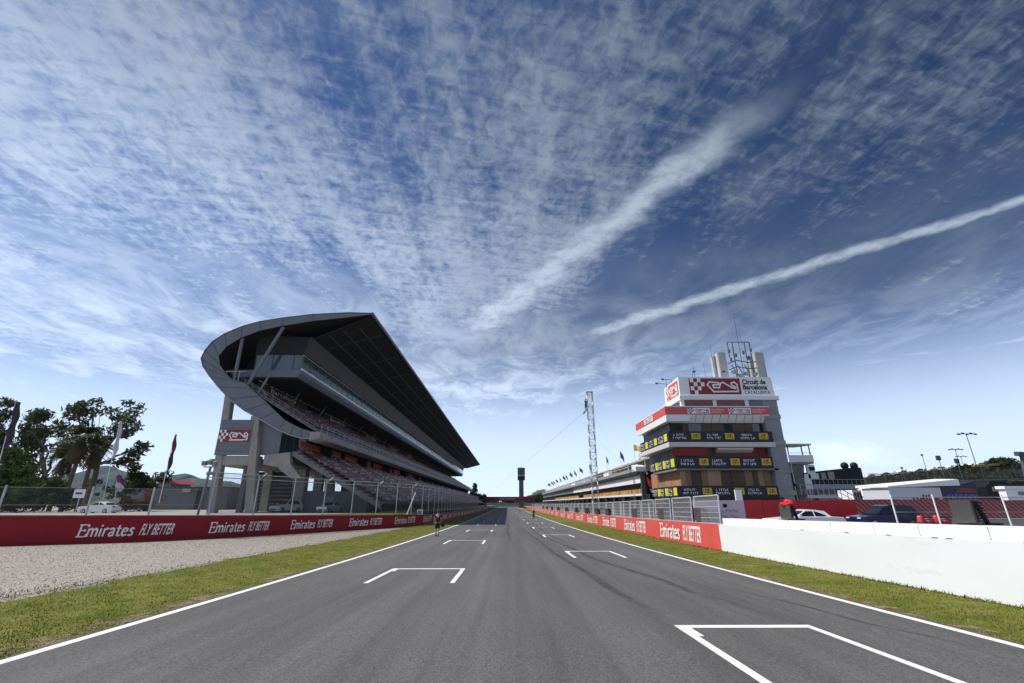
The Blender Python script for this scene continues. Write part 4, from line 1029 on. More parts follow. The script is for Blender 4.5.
for u in (23.1, 28.4):
    P_ = lambda a, b_, e=0: (a, YF - .115 - e, b_)
    logo(mb, P_, u, 2.9, 12.6, .72, red=LETTER, line=REDD, eps=.008)
    put_text(mb, 'Circuit de Barcelona', lambda a, b_: P_(a, b_), u + 3.05, 1.7, 13.0, .22, LETTER); put_text(mb, 'CATALUNYA', lambda a, b_: P_(a, b_), u + 3.05, 1.3, 12.7, .2, LETTER)
mb.build('roof_lettering', rb, fix=False); mb = MB()
mb.add([(XT - .1, 67.4, 12.64), (XT - .1, 63.2, 12.64), (XT - .1, 63.2, 13.32), (XT - .1, 67.4, 13.32)], [(0, 1, 2, 3)], LETTER)
put_text(mb, 'CIRCUIT', lambda a, b_: (XT - .11, 67.1 - a, b_), 0, 3.6, 12.74, .46, REDD, bold=.02)
mb.build('roof_lettering', rb, fix=False)
# set-back top storey and the big sign
mb = MB(); mb.box(22.6, 35.0, YF + .4, 64.0, 13.57, 14.42, WINDOWD); mb.box(22.55, 30.9, YF + .34, YF + .39, 14.1, 14.42, mat('rust_red_blind', (.36, .07, .03), .6, .1, 1.))
for x in (22.5, 26.7, 30.9): mb.box(x, x + .45, YF + .2, YF + .6, 13.57, 14.42, WHITE)
mb.box(31.4, 35.05, YF + .3, YF + .38, 13.57, 14.4, STEEL)
mb.build('top_storey', ct)
MB().box(22.35, 35.3, YF - .05, 64.2, 14.43, 14.95, WHITE).build('cornice', ct)
sg = MB().hexa([(22.5, YF + .1, 14.96), (34.95, YF + .1, 14.96), (34.95, 63.9, 14.96), (22.5, 63.9, 14.96), (22.5, YF + .1, 17.5), (34.8, YF + .1, 17.5), (34.8, 63.9, 17.3), (22.5, 63.9, 17.3)], WHITEP).build('sign_fascia', ct)
mb = MB(); P_ = lambda a, b_, e=0: (22.5 + a, YF + .09 - e, b_)
logo(mb, P_, 1.35, 6.75, 15.15, 2.15, eps=.012)
BK = mat('black_lettering', (.012, .012, .015), .5, .05, 3.)
put_text(mb, 'Circuit de', P_, 8.4, 3.1, 16.55, .62, BK, bold=.04); put_text(mb, 'Barcelona', P_, 8.4, 3.2, 15.83, .62, BK, bold=.04); put_text(mb, 'CATALUNYA', P_, 8.5, 3.4, 15.2, .46, BK, bold=.01)
mb.build('sign_lettering', sg, fix=False)
mb = MB(); P2 = lambda a, b_, e=0: (22.49 - e, 63.6 - a, b_)
logo(mb, P2, .5, 4.6, 15.2, 1.95, red=REDL, eps=.012); put_text(mb, 'Circuit', lambda a, b_: P2(a, b_, .03), 2.2, 2.4, 15.32, .4, LETTER, bold=.02)
mb.build('sign_lettering', sg, fix=False)
# roof plant: four pale flues, aerial rack, whips, sign lamps
def px(x, y, Y): d = FWD * F + RGT * (x - CX) - UPV * (y - CY); k = Y / d.y; return Vector((d.x * k, Y, HCAM + d.z * k))
for xp, yp, y, w in ((713.8, 357, 62, .85), (720.5, 353, 61, 1.15), (750.5, 357, 62, .85), (758.5, 353, 61, 1.25)):
    q = px(xp, yp, y); p = px(xp + 3.0, 375, y); MB().hexa([(p.x - w / 2, y - .4, 17.4), (p.x + w / 2, y - .4, 17.4), (p.x + w / 2, y + .4, 17.4), (p.x - w / 2, y + .4, 17.4), (p.x - w / 2, y - .4, q.z), (p.x + w / 2, y - .4, q.z), (p.x + w / 2, y + .4, q.z), (p.x - w / 2, y + .4, q.z)], mat('pale_plaster_flue', (.38, .38, .385), .8, .1, .7)).build('flue', ct, bevel=.08)
mb = MB(); ya = 60.6
for x in (33.0, 33.9, 34.7): mb.tube((x, ya, 17.4), (x, ya, 23.3 if x != 33.9 else 27.8), .06 if x != 33.9 else .035, STEELD, 6)
mb.path([(32.2, ya, 22.9), (32.3, ya, 23.3), (35.4, ya, 23.3), (35.5, ya, 22.9)], .06, STEELD, 6)
for x, z in ((32.3, 23.2), (35.4, 23.2)): mb.tube((x, ya, z), (x, ya, z - 2.2), .06, STEELD, 5)
for x, z in ((32.3, 21.6), (33.2, 21.0), (34.3, 21.4), (35.4, 21.8), (32.4, 20.4), (34.9, 20.6)): mb.lathe([(.04, 0), (.16, .1), (.16, .5), (.04, .6)], STEELD, (x, ya - .1, z), 8)
for z in (19.2, 20.1): mb.path([(31.9, ya, z), (33, ya - .3, z + .4), (34.6, ya - .3, z + .1), (35.9, ya, z + .3)], .07, STEELD, 6)
for x, z, r in ((32.5, 18.5, .5), (34.2, 18.3, .45), (33.3, 18.0, .38), (35.3, 18.2, .35)): mb.lathe([(.05, 0), (r * .7, .12), (r, .5)], GALVD, (x, ya - .3, z), 10)
for x in (32.6, 33.4, 34.4, 35.2): mb.path([(x, ya, 17.4), (x + .3, ya, 18.8), (x - .2, ya, 19.9)], .06, STEELD, 5)
mb.v = [(x - 1.2, y, z) for x, y, z in mb.v]; mb.build('aerial_rack', ct)
for x, y, z0_, h, r in ((25.6, 60, 17.4, 2.4, .04), (27.1, 60, 17.4, 2.5, .03), (28.4, 60, 17.4, 5.4, .035), (32.0, 61, 17.4, 5.4, .025), (33.4, 61, 23, 3.2, .02), (22.9, 63.5, 17.2, 1.5, .04), (26.2, 60, 17.4, .8, .06)):
    MB().tube((x, y, z0_), (x - .12, y, z0_ + h), r, STEELD, 6, r2=r * .5).build('whip_aerial', ct)
for (x0_, y0_, z0_, x1_, y1_) in ((22.5, 60.5, 17.3, 21.2, 60.3), (22.5, 62.8, 17.3, 21.1, 62.6), (24.5, YF + .2, 17.5, 24.3, YF - .9), (28.4, YF + .2, 17.5, 28.2, YF - .9)):
    mb = MB(); mb.path([(x0_, y0_, z0_), (x0_, y0_, z0_ + .4), (x1_, y1_, z0_ + .5)], .035, STEELD, 5); mb.obox((x1_, y1_, z0_ + .45), (1, 0, 0), (0, 1, 0), (0, 0, 1), .35, .3, .18, STEELD); mb.build('sign_lamp', ct)
# dark recess and white tent tip at the foot
MB().box(21.6, 33.0, YF + .4, YF + .6, -.6, 2.2, DARK).build('ground_floor_wall', ct)

# balcony with a canopy behind the tower
bc = thing('viewing_platform', 'raised white viewing platform under a flat yellowish canopy right of the tower', 'platform', (41.5, 67, 0))
MB().box(39.9, 43.3, 66, 70, 7.0, 7.25, CONC).build('deck', bc)
MB().box(39.9, 43.35, 65.92, 65.98, 7.26, 8.2, WHITEP).build('parapet', bc); MB().box(43.3, 43.36, 66, 70, 7.26, 8.2, WHITEP).build('parapet', bc)
for x, y in ((40.0, 66.1), (42.0, 66.1), (43.1, 66.1)): MB().box(x, x + .12, y, y + .12, 7.25, 9.55, STEELD).build('canopy_post', bc)
MB().hexa([(39.6, 65.6, 9.55), (43.2, 65.6, 9.5), (43.4, 70, 9.7), (39.6, 70, 9.7), (39.6, 65.6, 9.75), (43.2, 65.6, 9.75), (43.4, 70, 9.85), (39.6, 70, 9.85)], CREAMT).build('canopy', bc)
MB().prism([(39.7, 7.0), (42.0, 7.0), (41.4, 3.6), (40.5, 3.6)], 66.2, 69, CONCD).build('corbel', bc)
MB().box(40.4, 41.5, 66.4, 69, -.3, 3.6, CONCD).build('column', bc)
MB().box(41.6, 42.6, 66.2, 66.6, 3.6, 5.6, WHITEP).box(42.3, 43.4, 66.2, 66.5, 5.0, 6.9, WHITEP).build('equipment_panel', bc)
MB().box(42.6, 43.3, 66.0, 66.18, 6.1, 6.6, DARK).build('loudspeaker', bc)
MB().tube((42.1, 66.4, -.2), (42.1, 66.4, 3.6), .12, GALV, 8).build('pole', bc)
for z in (8.5,): MB().tube((39.9, 65.95, z), (43.3, 65.95, z), .03, GALV, 5).build('handrail', bc)

# metal stairs
stt = thing('metal_staircase', 'grey metal stairs with tubular handrails beside the control tower', 'stairs', (41, 62, 0))
MB().box(37.6, 41.2, 60, 61.4, 2.55, 2.72, GALV).box(37.6, 41.2, 59.93, 59.99, 2.35, 2.72, GALV).build('landing', stt)
mb = MB()
for x in np.linspace(37.0, 41.2, 7): mb.tube((x, 60, 2.7), (x, 60, 3.95), .05, GALV, 6)
mb.path([(36.9, 60, 3.95), (41.2, 60, 3.95), (45.2, 60, 1.7)], .05, GALV, 6); mb.path([(36.9, 60, 3.35), (41.2, 60, 3.35), (45.2, 60, 1.1)], .035, GALV, 6)
for i in range(1, 6): x = 41.2 + i * .8; z = 2.7 - i * .45; mb.tube((x, 60, z), (x, 60, z + 1.25), .04, GALV, 6)
mb.build('handrail', stt)
mb = MB(); mb.hexa([(41.2, 60, 2.4), (45.4, 60, .1), (45.4, 60.15, .1), (41.2, 60.15, 2.4), (41.2, 60, 2.72), (45.4, 60, .42), (45.4, 60.15, .42), (41.2, 60.15, 2.72)], GALV)
mb.hexa([(41.2, 61.3, 2.4), (45.4, 61.3, .1), (45.4, 61.45, .1), (41.2, 61.45, 2.4), (41.2, 61.3, 2.72), (45.4, 61.3, .42), (45.4, 61.45, .42), (41.2, 61.45, 2.72)], GALV)
for i in range(10): x = 41.3 + i * .42; z = 2.55 - i * .23; mb.box(x, x + .3, 60.16, 61.29, z, z + .04, GALVD)
mb.build('flight', stt)
for x in (37.8, 41.0): MB().tube((x, 60.7, 0), (x, 60.7, 2.55), .08, GALV, 6).build('support', stt)

# ------------------------------------------------------------------ pit building
pb = thing('pit_building', 'long low white pit building with garages and terraces stretching away beside the pit lane', 'building', (24, 170, -.3))
A0, A1 = 72.6, 282.0
MB().box(23.6, 40, A0, A1, -1.2, 8.3, DARK).build('core', pb)
MB().hexa([(22.0, 60.0 + 12.0, 8.62), (40, 72.0, 8.62), (40, A1, 8.4), (22, A1, 8.4), (22.0, 72.0, 8.88), (40, 72.0, 8.98), (40, A1, 8.72), (22, A1, 8.62)], WHITE).build('roof', pb)
mb = MB(); y = 118
rr = random.Random(9)
MB().box(23.1, 23.58, A0, 104, 6.9, 8.6, mat('dark_olive_screen', (.05, .045, .02), .7, .2, .5)).build('terrace_screen', pb)
while y < A1 - 3:
    mb.box(22.6, 22.66, y, y + 2.2, 7.0, 8.45, BLUEG if int(y) % 3 else WHITEP); mb.box(22.58, 22.7, y + 2.22, y + 2.5, 7.0, 8.45, WHITEP); y += 2.6
mb.build('terrace_glazing', pb)
for ya, yb_ in ((104.5, 110), (158, 166)): MB().box(22.3, 23.5, ya, yb_, 6.9, 8.5, WHITEP).build('stair_head', pb)
MB().box(22.5, 23.5, 110.5, 117, 6.9, 8.4, STEELD).build('plant_room', pb)
y = 76
while y < 118: MB().tube((22.3, y, 6.9), (22.3, y, 8.65), .07, ALU, 6).build('roof_post', pb); y += 11
MB().hexa([(20.3, A0, 6.5), (23.5, A0, 6.5), (23.5, A1, 6.5), (20.3, A1, 6.5), (20.1, A0, 6.95), (23.5, A0, 6.85), (23.5, A1, 6.85), (20.1, A1, 6.95)], WHITE).build('balcony_slab', pb)
mb = MB(); mb.tube((20.2, A0, 7.45), (20.2, A1, 7.45), .05, ALU, 6)
for y in np.arange(A0, A1, 3): mb.tube((20.2, y, 6.95), (20.2, y, 7.45), .03, ALU, 5)
mb.build('railing', pb)
MB().box(20.25, 20.35, A0, A1, 6.1, 6.48, DARK).build('painted_shade_strip', pb)  # solid dark strip, its colour standing in for shade under the balcony slab
y = A0; k_ = 0
while y < 150:
    MB().box(20.75, 20.95, y, y + 9.6, 4.75, 6.3, WHITEP).build('facade_panel', pb); y += 9.75
MB().box(20.8, 20.95, 150, A1, 4.75, 6.3, STEEL).build('facade_panel', pb)
mb = MB()
for y in np.arange(A0 + .5, 118, .9): mb.obox((20.72, y, 6.02), (1, 0, 0), (0, 1, .25), (0, -.25, 1), .05, .55, .32, GALVD if int(y * 10) % 3 else WHITEP)
mb.build('bunting', pb)
MB().box(21.3, 21.5, A0, A1, 3.9, 4.74, DARK).build('upper_glazing', pb)
y = A0
while y < 210:
    ln = 8.2
    if not 128 < y < 142: MB().box(21.05, 21.25, y, y + ln, 3.2, 3.88, AMBER).build('garage_fascia', pb)
    y += ln + .5
MB().box(20.6, 21.6, A0, A1, 2.85, 3.15, WHITE).build('canopy_slab', pb)
y = A0
while y < A1 - 4:
    MB().box(21.35, 21.55, y, y + .7, -1, 2.84, CONC).build('pier', pb)
    MB().box(21.9, 22.0, y + .9, y + 7.2, -1, 2.8, STEEL if int(y) % 2 else WINDOWD).build('garage_door', pb); y += 8
# end pylon with a red and white graphic
MB().box(20.3, 20.9, 71.9, 72.5, 2.3, 6.9, STEELD).build('pylon', pb)
MB().box(20.95, 21.8, 71.6, 71.85, 3.0, 6.4, BLACK).build('pylon_board', pb)
bd = pb.children[-1]
MB().prism([(21.0, 5.6), (21.7, 4.9), (21.75, 3.9), (21.3, 4.1), (21.05, 4.7)], 71.55, 71.59, REDL).prism([(21.0, 6.3), (21.3, 6.2), (21.2, 5.8), (21.0, 5.9)], 71.55, 71.59, LETTER).prism([(21.4, 3.8), (21.75, 3.75), (21.75, 3.2), (21.5, 3.3)], 71.55, 71.59, LETTER).build('pylon_print', bd)
mb = MB(); mb.prism([(71.2, 6.3), (71.2, 7.0), (73.5, 7.4), (73.5, 6.7)], 19.4, 21.0, WHITE, axis='x'); mb.build('canopy_end', pb)
# flags on the roof edge
def flag(px, y, ht, pole, col, lab, n=1.0, dirx=1, droop=.55, grp='flags along the pit building roof', cat='flag', base=8.8, w=1.5, h=1.0):
    t = thing('flag', lab, cat, (px, y, base), group=grp)
    MB().tube((px, y, base), (px, y, base + ht), pole, ALU, 6, r2=pole * .6).build('flagpole', t)
    v = []; f = []; K = 9
    for i in range(K):
        u = i / (K - 1)
        for j in range(4):
            q = j / 3
            v.append((px + dirx * u * w * (1 - droop * .55), y + .10 * math.sin(u * 7 + q) * w, base + ht - q * h - droop * u * w * (1 - .25 * q) + .05 * math.sin(u * 6)))
    for i in range(K - 1):
        for j in range(3): o = i * 4 + j; f.append((o, o + 4, o + 5, o + 1))
    me = np_mesh('cloth', v, f, col, smooth=True); link('cloth', me, t)
    return t
flag(22.6, 83, 2.9, .05, FLAGY, 'yellow flag blowing out on the pit building roof', droop=.25, w=2.0, h=1.1)
flag(22.6, 93.5, 3.0, .05, FLAGB, 'dark blue flag hanging on the pit building roof', droop=.9, w=1.5, h=1.4)
flag(22.6, 107, 3.2, .05, FLAGG, 'slate grey flag hanging limp next to the blue flag', droop=1.0, w=1.0, h=1.3)
flag(22.6, 130, 3.2, .05, FLAGB, 'navy flag seen just left of the lattice mast', droop=.9, w=1.4, h=1.3)
for i, y in enumerate((148, 160, 172, 184, 194, 206, 222, 234, 246, 258, 268)):
    flag(22.6, y, 3.6, .05, (FLAGG, FLAGK, FLAGB)[i % 3], 'small dark flag in the far run of flags on the pit building roof', droop=.9 if i % 2 else .6, w=1.6, h=1.2)

# lattice mast with a rigger near its top
lm = thing('lattice_mast', 'tall slim silver lattice mast with guy wires in front of the pit building', 'mast', (14.3, 78, zr(78)))
x0_, x1_, y0_, y1_, zb, zt = 13.8, 14.75, 77.5, 78.4, zr(78), 20.0
cs_ = [(x0_, y0_), (x1_, y0_), (x1_, y1_), (x0_, y1_)]
for x, y in cs_: MB().tube((x, y, zb), (x, y, zt), .055, GALV, 6).build('leg', lm)
mb = MB(); z = zb + .3; k_ = 0
while z < zt - .9:
    for i in range(4):
        a, b_ = cs_[i], cs_[(i + 1) % 4]
        if k_ % 2: a, b_ = b_, a
        mb.tube((*a, z), (*b_, z + 1.1), .03, GALV, 5); mb.tube((*a, z + 1.1), (*b_, z + 1.1), .03, GALV, 5)
    z += 1.1; k_ += 1
mb.build('bracing', lm)
MB().box(x0_ - .1, x1_ + .1, y0_ - .1, y1_ + .1, zt, zt + .12, GALV).build('head_plate', lm)
MB().hexa([(13.1, 77.7, 16.15), (13.75, 77.7, 16.9), (13.75, 78.2, 16.9), (13.1, 78.2, 16.15), (13.0, 77.7, 16.5), (13.75, 77.7, 17.3), (13.75, 78.2, 17.3), (13.0, 78.2, 16.5)], GALV).build('bracket', lm)
for p_ in ((13.05, 77.9, 16.3, -10.5, 150), (13.05, 77.9, 16.5, -9.8, 160), (14.8, 78.3, 17, 22.5, 95), (14.8, 78.3, 12.5, 22.5, 92)):
    MB().tube(p_[:3], (p_[3], p_[4], 1.0 if p_[3] < 0 else 8.9), .008, GALVD, 4).build('guy_wire', lm)

# ------------------------------------------------------------------ start gantry, timing tower, far end of the straight
gy = 230
ga = thing('start_gantry', 'dark red gantry spanning the far end of the straight', 'gantry', (.6, gy, g(gy)))
MB().box(-10.8, 13.0, gy - .6, gy + .6, 2.75, 4.65, REDD).build('beam', ga)
bmz = ga.children[-1]
mb = MB(); glyphs(mb, lambda a, b_: (a, gy - .62, b_), -4.0, 7.5, 3.3, .75, random.Random(4)); mb.build('lettering', bmz, fix=False)
for x in (-10.5, 12.6): MB().box(x - .4, x + .4, gy - .4, gy + .4, g(gy) - .2, 2.74, STEELD).build('leg', ga)
MB().box(-.5, 3, gy - .3, gy + .3, 1.9, 2.7, BLACK).build('light_panel', ga)
tt = thing('timing_tower', 'dark slim scoreboard tower rising behind the red gantry', 'tower', (11.6, 400, g(400)))
MB().box(9.6, 13.4, 398, 402, g(400) - .2, 20.0, STEELD).build('shaft', tt)
MB().box(8.5, 14.6, 397.4, 402.6, 20.02, 23.4, BLACK).build('lower_display', tt); MB().box(8.5, 14.6, 397.4, 402.6, 24.1, 30.0, mat('dark_teal_display', (.02, .045, .045), .4, .2, .5)).build('upper_display', tt)
MB().box(8.8, 14.3, 397.7, 402.3, 23.41, 24.09, GALV).build('clock_band', tt)
MB().tube((11.5, 400, 30), (11.5, 400, 33.5), .08, STEELD, 6).build('aerial', tt)
fw_ = thing('end_barrier', 'pale tyre barrier closing the view at the far end of the straight', 'barrier', (0, 440, g(440)))
MB().box(-60, 70, 440, 441.5, g(440) - .2, g(440) + 1.2, CONC).build('tyre_stack', fw_); MB().box(-60, 70, 442, 442.3, g(440) - .2, g(440) + 3.6, CONCD).build('screen', fw_)

# ------------------------------------------------------------------ trees and plants
def leaf_mesh(name, clumps, per, size, material, parent, stretch=1.0, hang=0.0):
    C_ = np.array([c[:3] for c in clumps]); Rr = np.array([c[3] for c in clumps]); n = len(clumps) * per
    ctr = np.repeat(C_, per, 0); rad = np.repeat(Rr, per)
    d = RNG.normal(size=(n, 3)); d /= np.linalg.norm(d, axis=1)[:, None]
    p = ctr + d * (rad * RNG.random(n) ** .45)[:, None] * np.array([1, 1, .72])
    a = RNG.normal(size=(n, 3)); a[:, 2] -= hang; a /= np.linalg.norm(a, axis=1)[:, None]
    b_ = np.cross(a, RNG.normal(size=(n, 3))); b_ /= np.linalg.norm(b_, axis=1)[:, None]
    s = size * (.6 + .8 * RNG.random(n))[:, None]
    V = np.stack([p - a * s * stretch, p + b_ * s * .45, p + a * s * stretch, p - b_ * s * .45], 1)
    return link(name, np_mesh(name, V.reshape(-1, 3), np.arange(n * 4).reshape(n, 4), material), parent)
def limb(mb, p, q, r0, r1, rnd, n=4, wob=.06):
    p, q = Vector(p), Vector(q); l = (q - p).length; pts = []
    for i in range(n + 1):
        t = i / n; w = math.sin(PI * t) * l * wob
        pts.append((p.lerp(q, t) + Vector((rnd.uniform(-w, w), rnd.uniform(-w, w), rnd.uniform(-w, w) * .5)), r0 + (r1 - r0) * t))
    for (a, ra), (b_, rb) in zip(pts, pts[1:]): mb.tube(a, b_, ra, BARK, 7, r2=rb)
    return [a for a, _ in pts]
def tree(name, label, base, crowns, trunk_r, leaf, per, size, clump=(1.0, 1.8), seed=1, fork=.35, hang=0., group=None, density=1.0, name_crown='crown'):
    rnd = random.Random(seed); t = thing(name, label, 'tree', base, group=group)
    bx, by, bz = base; mb = MB()
    top = max(c[2] for c in crowns); f0 = Vector((bx + rnd.uniform(-.4, .4), by, bz + (top - bz) * fork))
    limb(mb, (bx, by, bz - .2), f0, trunk_r, trunk_r * .72, rnd, 4, .03)
    clumps = []
    for (cx, cy, cz, rx, ry, rz) in crowns:
        tip = Vector((cx, cy, cz)); mid = limb(mb, f0, tip, trunk_r * .55, trunk_r * .16, rnd, 4, .08)
        nc = max(4, int(density * 2.3 * rx * ry * rz / (clump[0] * clump[1] * 1.2) ** 1.1))
        for i in range(nc):
            d = Vector((rnd.gauss(0, 1), rnd.gauss(0, 1), rnd.gauss(0, 1))).normalized() * rnd.uniform(.35, 1) ** .6
            c = Vector((cx + d.x * rx, cy + d.y * ry, cz + d.z * rz)); clumps.append((*c, rnd.uniform(*clump)))
            if i % 3 == 0: mb.tube(rnd.choice(mid), c, trunk_r * .13, BARK, 5, r2=.02)
    mb.build('trunk', t, fix=False)
    leaf_mesh(name_crown, clumps, per, size, leaf, t, 1.4 if hang else 1.1, hang)
    return t
def px(x, y, Y): d = FWD * F + RGT * (x - CX) - UPV * (y - CY); k = Y / d.y; return Vector((d.x * k, Y, HCAM + d.z * k))
def crown_px(lst, Y, dy=2.5):                # crown masses given by where they stand and how wide they are
    out = []
    for (x, y, rx, ry) in lst:
        c = px(x, y, Y); e = px(x + rx, y, Y); u = px(x, y - ry, Y); out.append((c.x, Y + random.uniform(-dy, dy), c.z, (e - c).length, (e - c).length * .9, (u - c).length))
    return out
tree('eucalyptus_tree', 'tall airy eucalyptus with sky showing through its greyish crown', (px(88, 500, 90).x, 90, .3),
     crown_px([(80, 412, 13, 10), (102, 412, 10, 9), (122, 410, 12, 9), (132, 428, 12, 10), (112, 436, 12, 9), (140, 450, 12, 8), (95, 432, 9, 8), (128, 462, 9, 6), (78, 430, 9, 9)], 90), .55, LEAF1, 55, .34, (.9, 1.7), 3, .45, .5, density=.62)
tree('eucalyptus_tree', 'dark eucalyptus at the left edge behind the black feather banner', (px(8, 500, 92).x, 92, .3),
     crown_px([(4, 412, 10, 12), (-8, 430, 14, 16), (10, 432, 10, 12), (0, 455, 14, 12)], 92), .55, LEAF1, 70, .34, (1.0, 1.9), 5, .4, .4, density=.9)
tree('broadleaf_tree', 'wide brownish green tree between the left edge and the palms', (px(38, 500, 95).x, 95, .3),
     crown_px([(28, 424, 10, 9), (42, 422, 12, 9), (53, 432, 8, 8), (32, 442, 13, 10), (48, 448, 10, 9), (20, 450, 10, 10)], 95), .5, LEAF1, 70, .36, (1.0, 1.9), 8, .4, .2, density=.95)
tree('broadleaf_tree', 'low dense dark green tree behind the wire fence at far left', (px(14, 505, 80).x, 80, .3),
     crown_px([(14, 466, 16, 13), (-6, 478, 14, 16), (34, 474, 14, 13), (20, 490, 24, 10), (46, 488, 14, 10)], 80), .45, LEAF2, 80, .36, (1.0, 2.0), 11, .35, 0, density=1.0)
tree('young_tree', 'small dark bushy tree right of the eucalyptus', (px(148, 508, 84).x, 84, .4),
     crown_px([(146, 470, 9, 9), (150, 482, 12, 10), (140, 484, 9, 9), (157, 478, 6, 6)], 84), .22, LEAF2, 60, .28, (.7, 1.3), 13, .4, 0, density=1.0)
def bush(label, Y, lst, leaf, seed, per=70, name='bush', cat='bush', size=.2, clump=(.5, .9)):
    rnd = random.Random(seed); cr = crown_px(lst, Y, 1); t = thing(name, label, cat, (cr[0][0], Y, .3)); cl = []; mb = MB()
    for (cx, cy, cz, rx, ry, rz) in cr:
        for i in range(max(5, int(rx * ry * rz * 2.2))):
            d = Vector((rnd.gauss(0, 1), rnd.gauss(0, 1), rnd.gauss(0, 1))).normalized() * rnd.random() ** .4
            cl.append((cx + d.x * rx, cy + d.y * ry, max(cz + d.z * rz, .6), rnd.uniform(*clump)))
    for c in cl[::4]: mb.tube((cr[0][0], Y, .2), c[:3], .05, BARK, 5, r2=.01)
    mb.build('stem', t, fix=False); leaf_mesh('foliage', cl, per, size, leaf, t)
    return t
bush('reddish brown bush beneath the small dark tree', 78, [(134, 500, 10, 7), (148, 499, 12, 8), (122, 503, 6, 5)], LEAFR, 4)
bush('dense dark green shrubbery filling the ground under the palms and left trees', 69, [(-4, 486, 18, 14), (18, 488, 18, 12), (40, 490, 16, 11), (58, 492, 14, 10), (72, 496, 10, 7), (0, 503, 16, 7), (24, 504, 16, 7), (46, 504, 14, 7), (64, 504, 12, 6)], LEAF2, 16, 60, 'shrubbery', 'shrubs', .26, (.6, 1.2))
bush('green hedge behind the parked white car on the left', 96, [(70, 498, 14, 8), (92, 488, 10, 9), (110, 490, 10, 9), (124, 492, 8, 8)], LEAF2, 6, 60, 'hedge', 'hedge')
def palm(label, base, h, seed, spread=2.6, nf=38):
    rnd = random.Random(seed); t = thing('palm_tree', label, 'tree', base); bx, by, bz = base
    mb = MB(); limb(mb, (bx, by, bz - .2), (bx + .2, by, bz + h), .34, .26, rnd, 5, .015); mb.build('trunk', t, fix=False)
    for nm, dry in (('frond_crown', 0), ('dead_frond_skirt', 1)):
        V = []; Fc = []
        for i in range(nf if not dry else nf // 2):
            az = rnd.uniform(0, 2 * PI); el = rnd.uniform(-.35, 1.3) if not dry else rnd.uniform(-1.4, -.8); L_ = spread * rnd.uniform(.8, 1.15) * (1 if not dry else .75)
            d = Vector((math.cos(az) * math.cos(el), math.sin(az) * math.cos(el), math.sin(el))); side = Vector((-math.sin(az), math.cos(az), 0)); p0 = Vector((bx + .2, by, bz + h - (.1 if not dry else .5)))
            pts = [p0 + d * (L_ * u) + Vector((0, 0, -1.25 * L_ * .35 * u * u)) for u in (0, .25, .5, .75, 1)]
            for a, b_ in zip(pts[1:], pts[2:] + [pts[-1] + (pts[-1] - pts[-2]) * .3]):
                for k in range(4):
                    q = a.lerp(b_, k / 4)
                    for sg in (-1, 1):
                        tip = q + side * sg * rnd.uniform(.5, .85) + (b_ - a).normalized() * .45 + Vector((0, 0, -.28)); o = len(V)
                        w = (b_ - a).normalized() * .07; V += [q - w, q + w, tip]; Fc.append((o, o + 1, o + 2))
        link(nm, np_mesh(nm, [tuple(v) for v in V], Fc, LEAF3 if not dry else LEAFDRY), t)
p = px(62, 505, 74); palm('palm with a full dark crown in front of the eucalyptus', (p.x, 74, .3), px(60, 436, 74).z - .3, 2, 3.0, 60)
p = px(50, 505, 78); palm('shorter palm left of the full crowned palm', (p.x, 78, .3), px(46, 452, 78).z - .3, 5, 2.7, 50)
p = px(78, 505, 77); palm('palm half hidden behind the eucalyptus trunk', (p.x, 77, .3), px(76, 446, 77).z - .3, 9, 2.4, 44)
tree('conifer', 'dark pointed tree at the far end of the grandstand', (-26, 372, 0), [(-26, 372, 8, 3.0, 3, 5), (-25.6, 372, 13, 1.4, 1.5, 3), (-28, 373, 5, 4, 3, 3)], .4, LEAF2, 60, .6, (1.0, 1.8), 21, .3)
tree('broadleaf_tree', 'bushy tree just beyond the end of the grandstand', (-21, 380, 0), [(-21, 380, 5, 4, 4, 3.4), (-18, 381, 4, 3, 3, 2.6)], .4, LEAF2, 60, .6, (1.2, 2.0), 23, .3)
for i, (x, y, r, h) in enumerate(((22, 455, 7, 7), (31, 460, 8, 9), (40, 452, 7, 8), (-30, 450, 8, 6), (-14, 462, 7, 4.5), (0, 470, 7, 4), (12, 468, 7, 5))):
    tree('broadleaf_tree', ('dark round tree beyond the pit building end, right of the scoreboard tower', 'dark low tree behind the barrier at the far end of the straight')[i > 2], (x, y, -1), [(x - 2, y, h * .6, r * .6, r * .6, h * .4), (x + 2, y, h * .75, r * .6, r * .6, h * .4)], .4, LEAF2, 40, .8, (1.6, 2.6), 30 + i, .3, group='trees at the far end of the straight')

# ------------------------------------------------------------------ hills
def ridge(name, Y, prof, material, depth=500, zb=-20):
    v = []; f = []; prof = [(px(x, y, Y).x, px(x, y, Y).z) for x, y in prof]; fine = []
    for (a, b_), (c, d) in zip(prof, prof[1:]):
        for i in range(8): t = i / 8; fine.append((a + (c - a) * t, b_ + (d - b_) * (t * t * (3 - 2 * t)) + random.uniform(-1, 1) * Y * .0008))
    fine.append(prof[-1])
    for x, z in fine:
        for k, q in enumerate((0, .35, .7, 1, .8, 0)): v.append((x + random.uniform(-1, 1) * Y * .004, Y - depth + depth * k * .4, zb + (z - zb) * q * (1 if q == 1 else random.uniform(.85, 1.05))))
    n = len(fine)
    for i in range(n - 1):
        for k in range(5): o = i * 6 + k; f.append((o, o + 6, o + 7, o + 1))
    return link(name, np_mesh(name, v, f, material, smooth=True), None, None, 'structure')
WOOD = mat('wooded_slope', (.045, .06, .032), .9, .35, .012, spec=.1)
ridge('hills', 2600, [(-260, 470), (-120, 478), (0, 480), (60, 474), (90, 464), (110, 470), (135, 478), (150, 478), (160, 474), (172, 472.5), (186, 477), (204, 478.5), (215, 480), (235, 484), (300, 490), (380, 498), (470, 502)], WOOD)
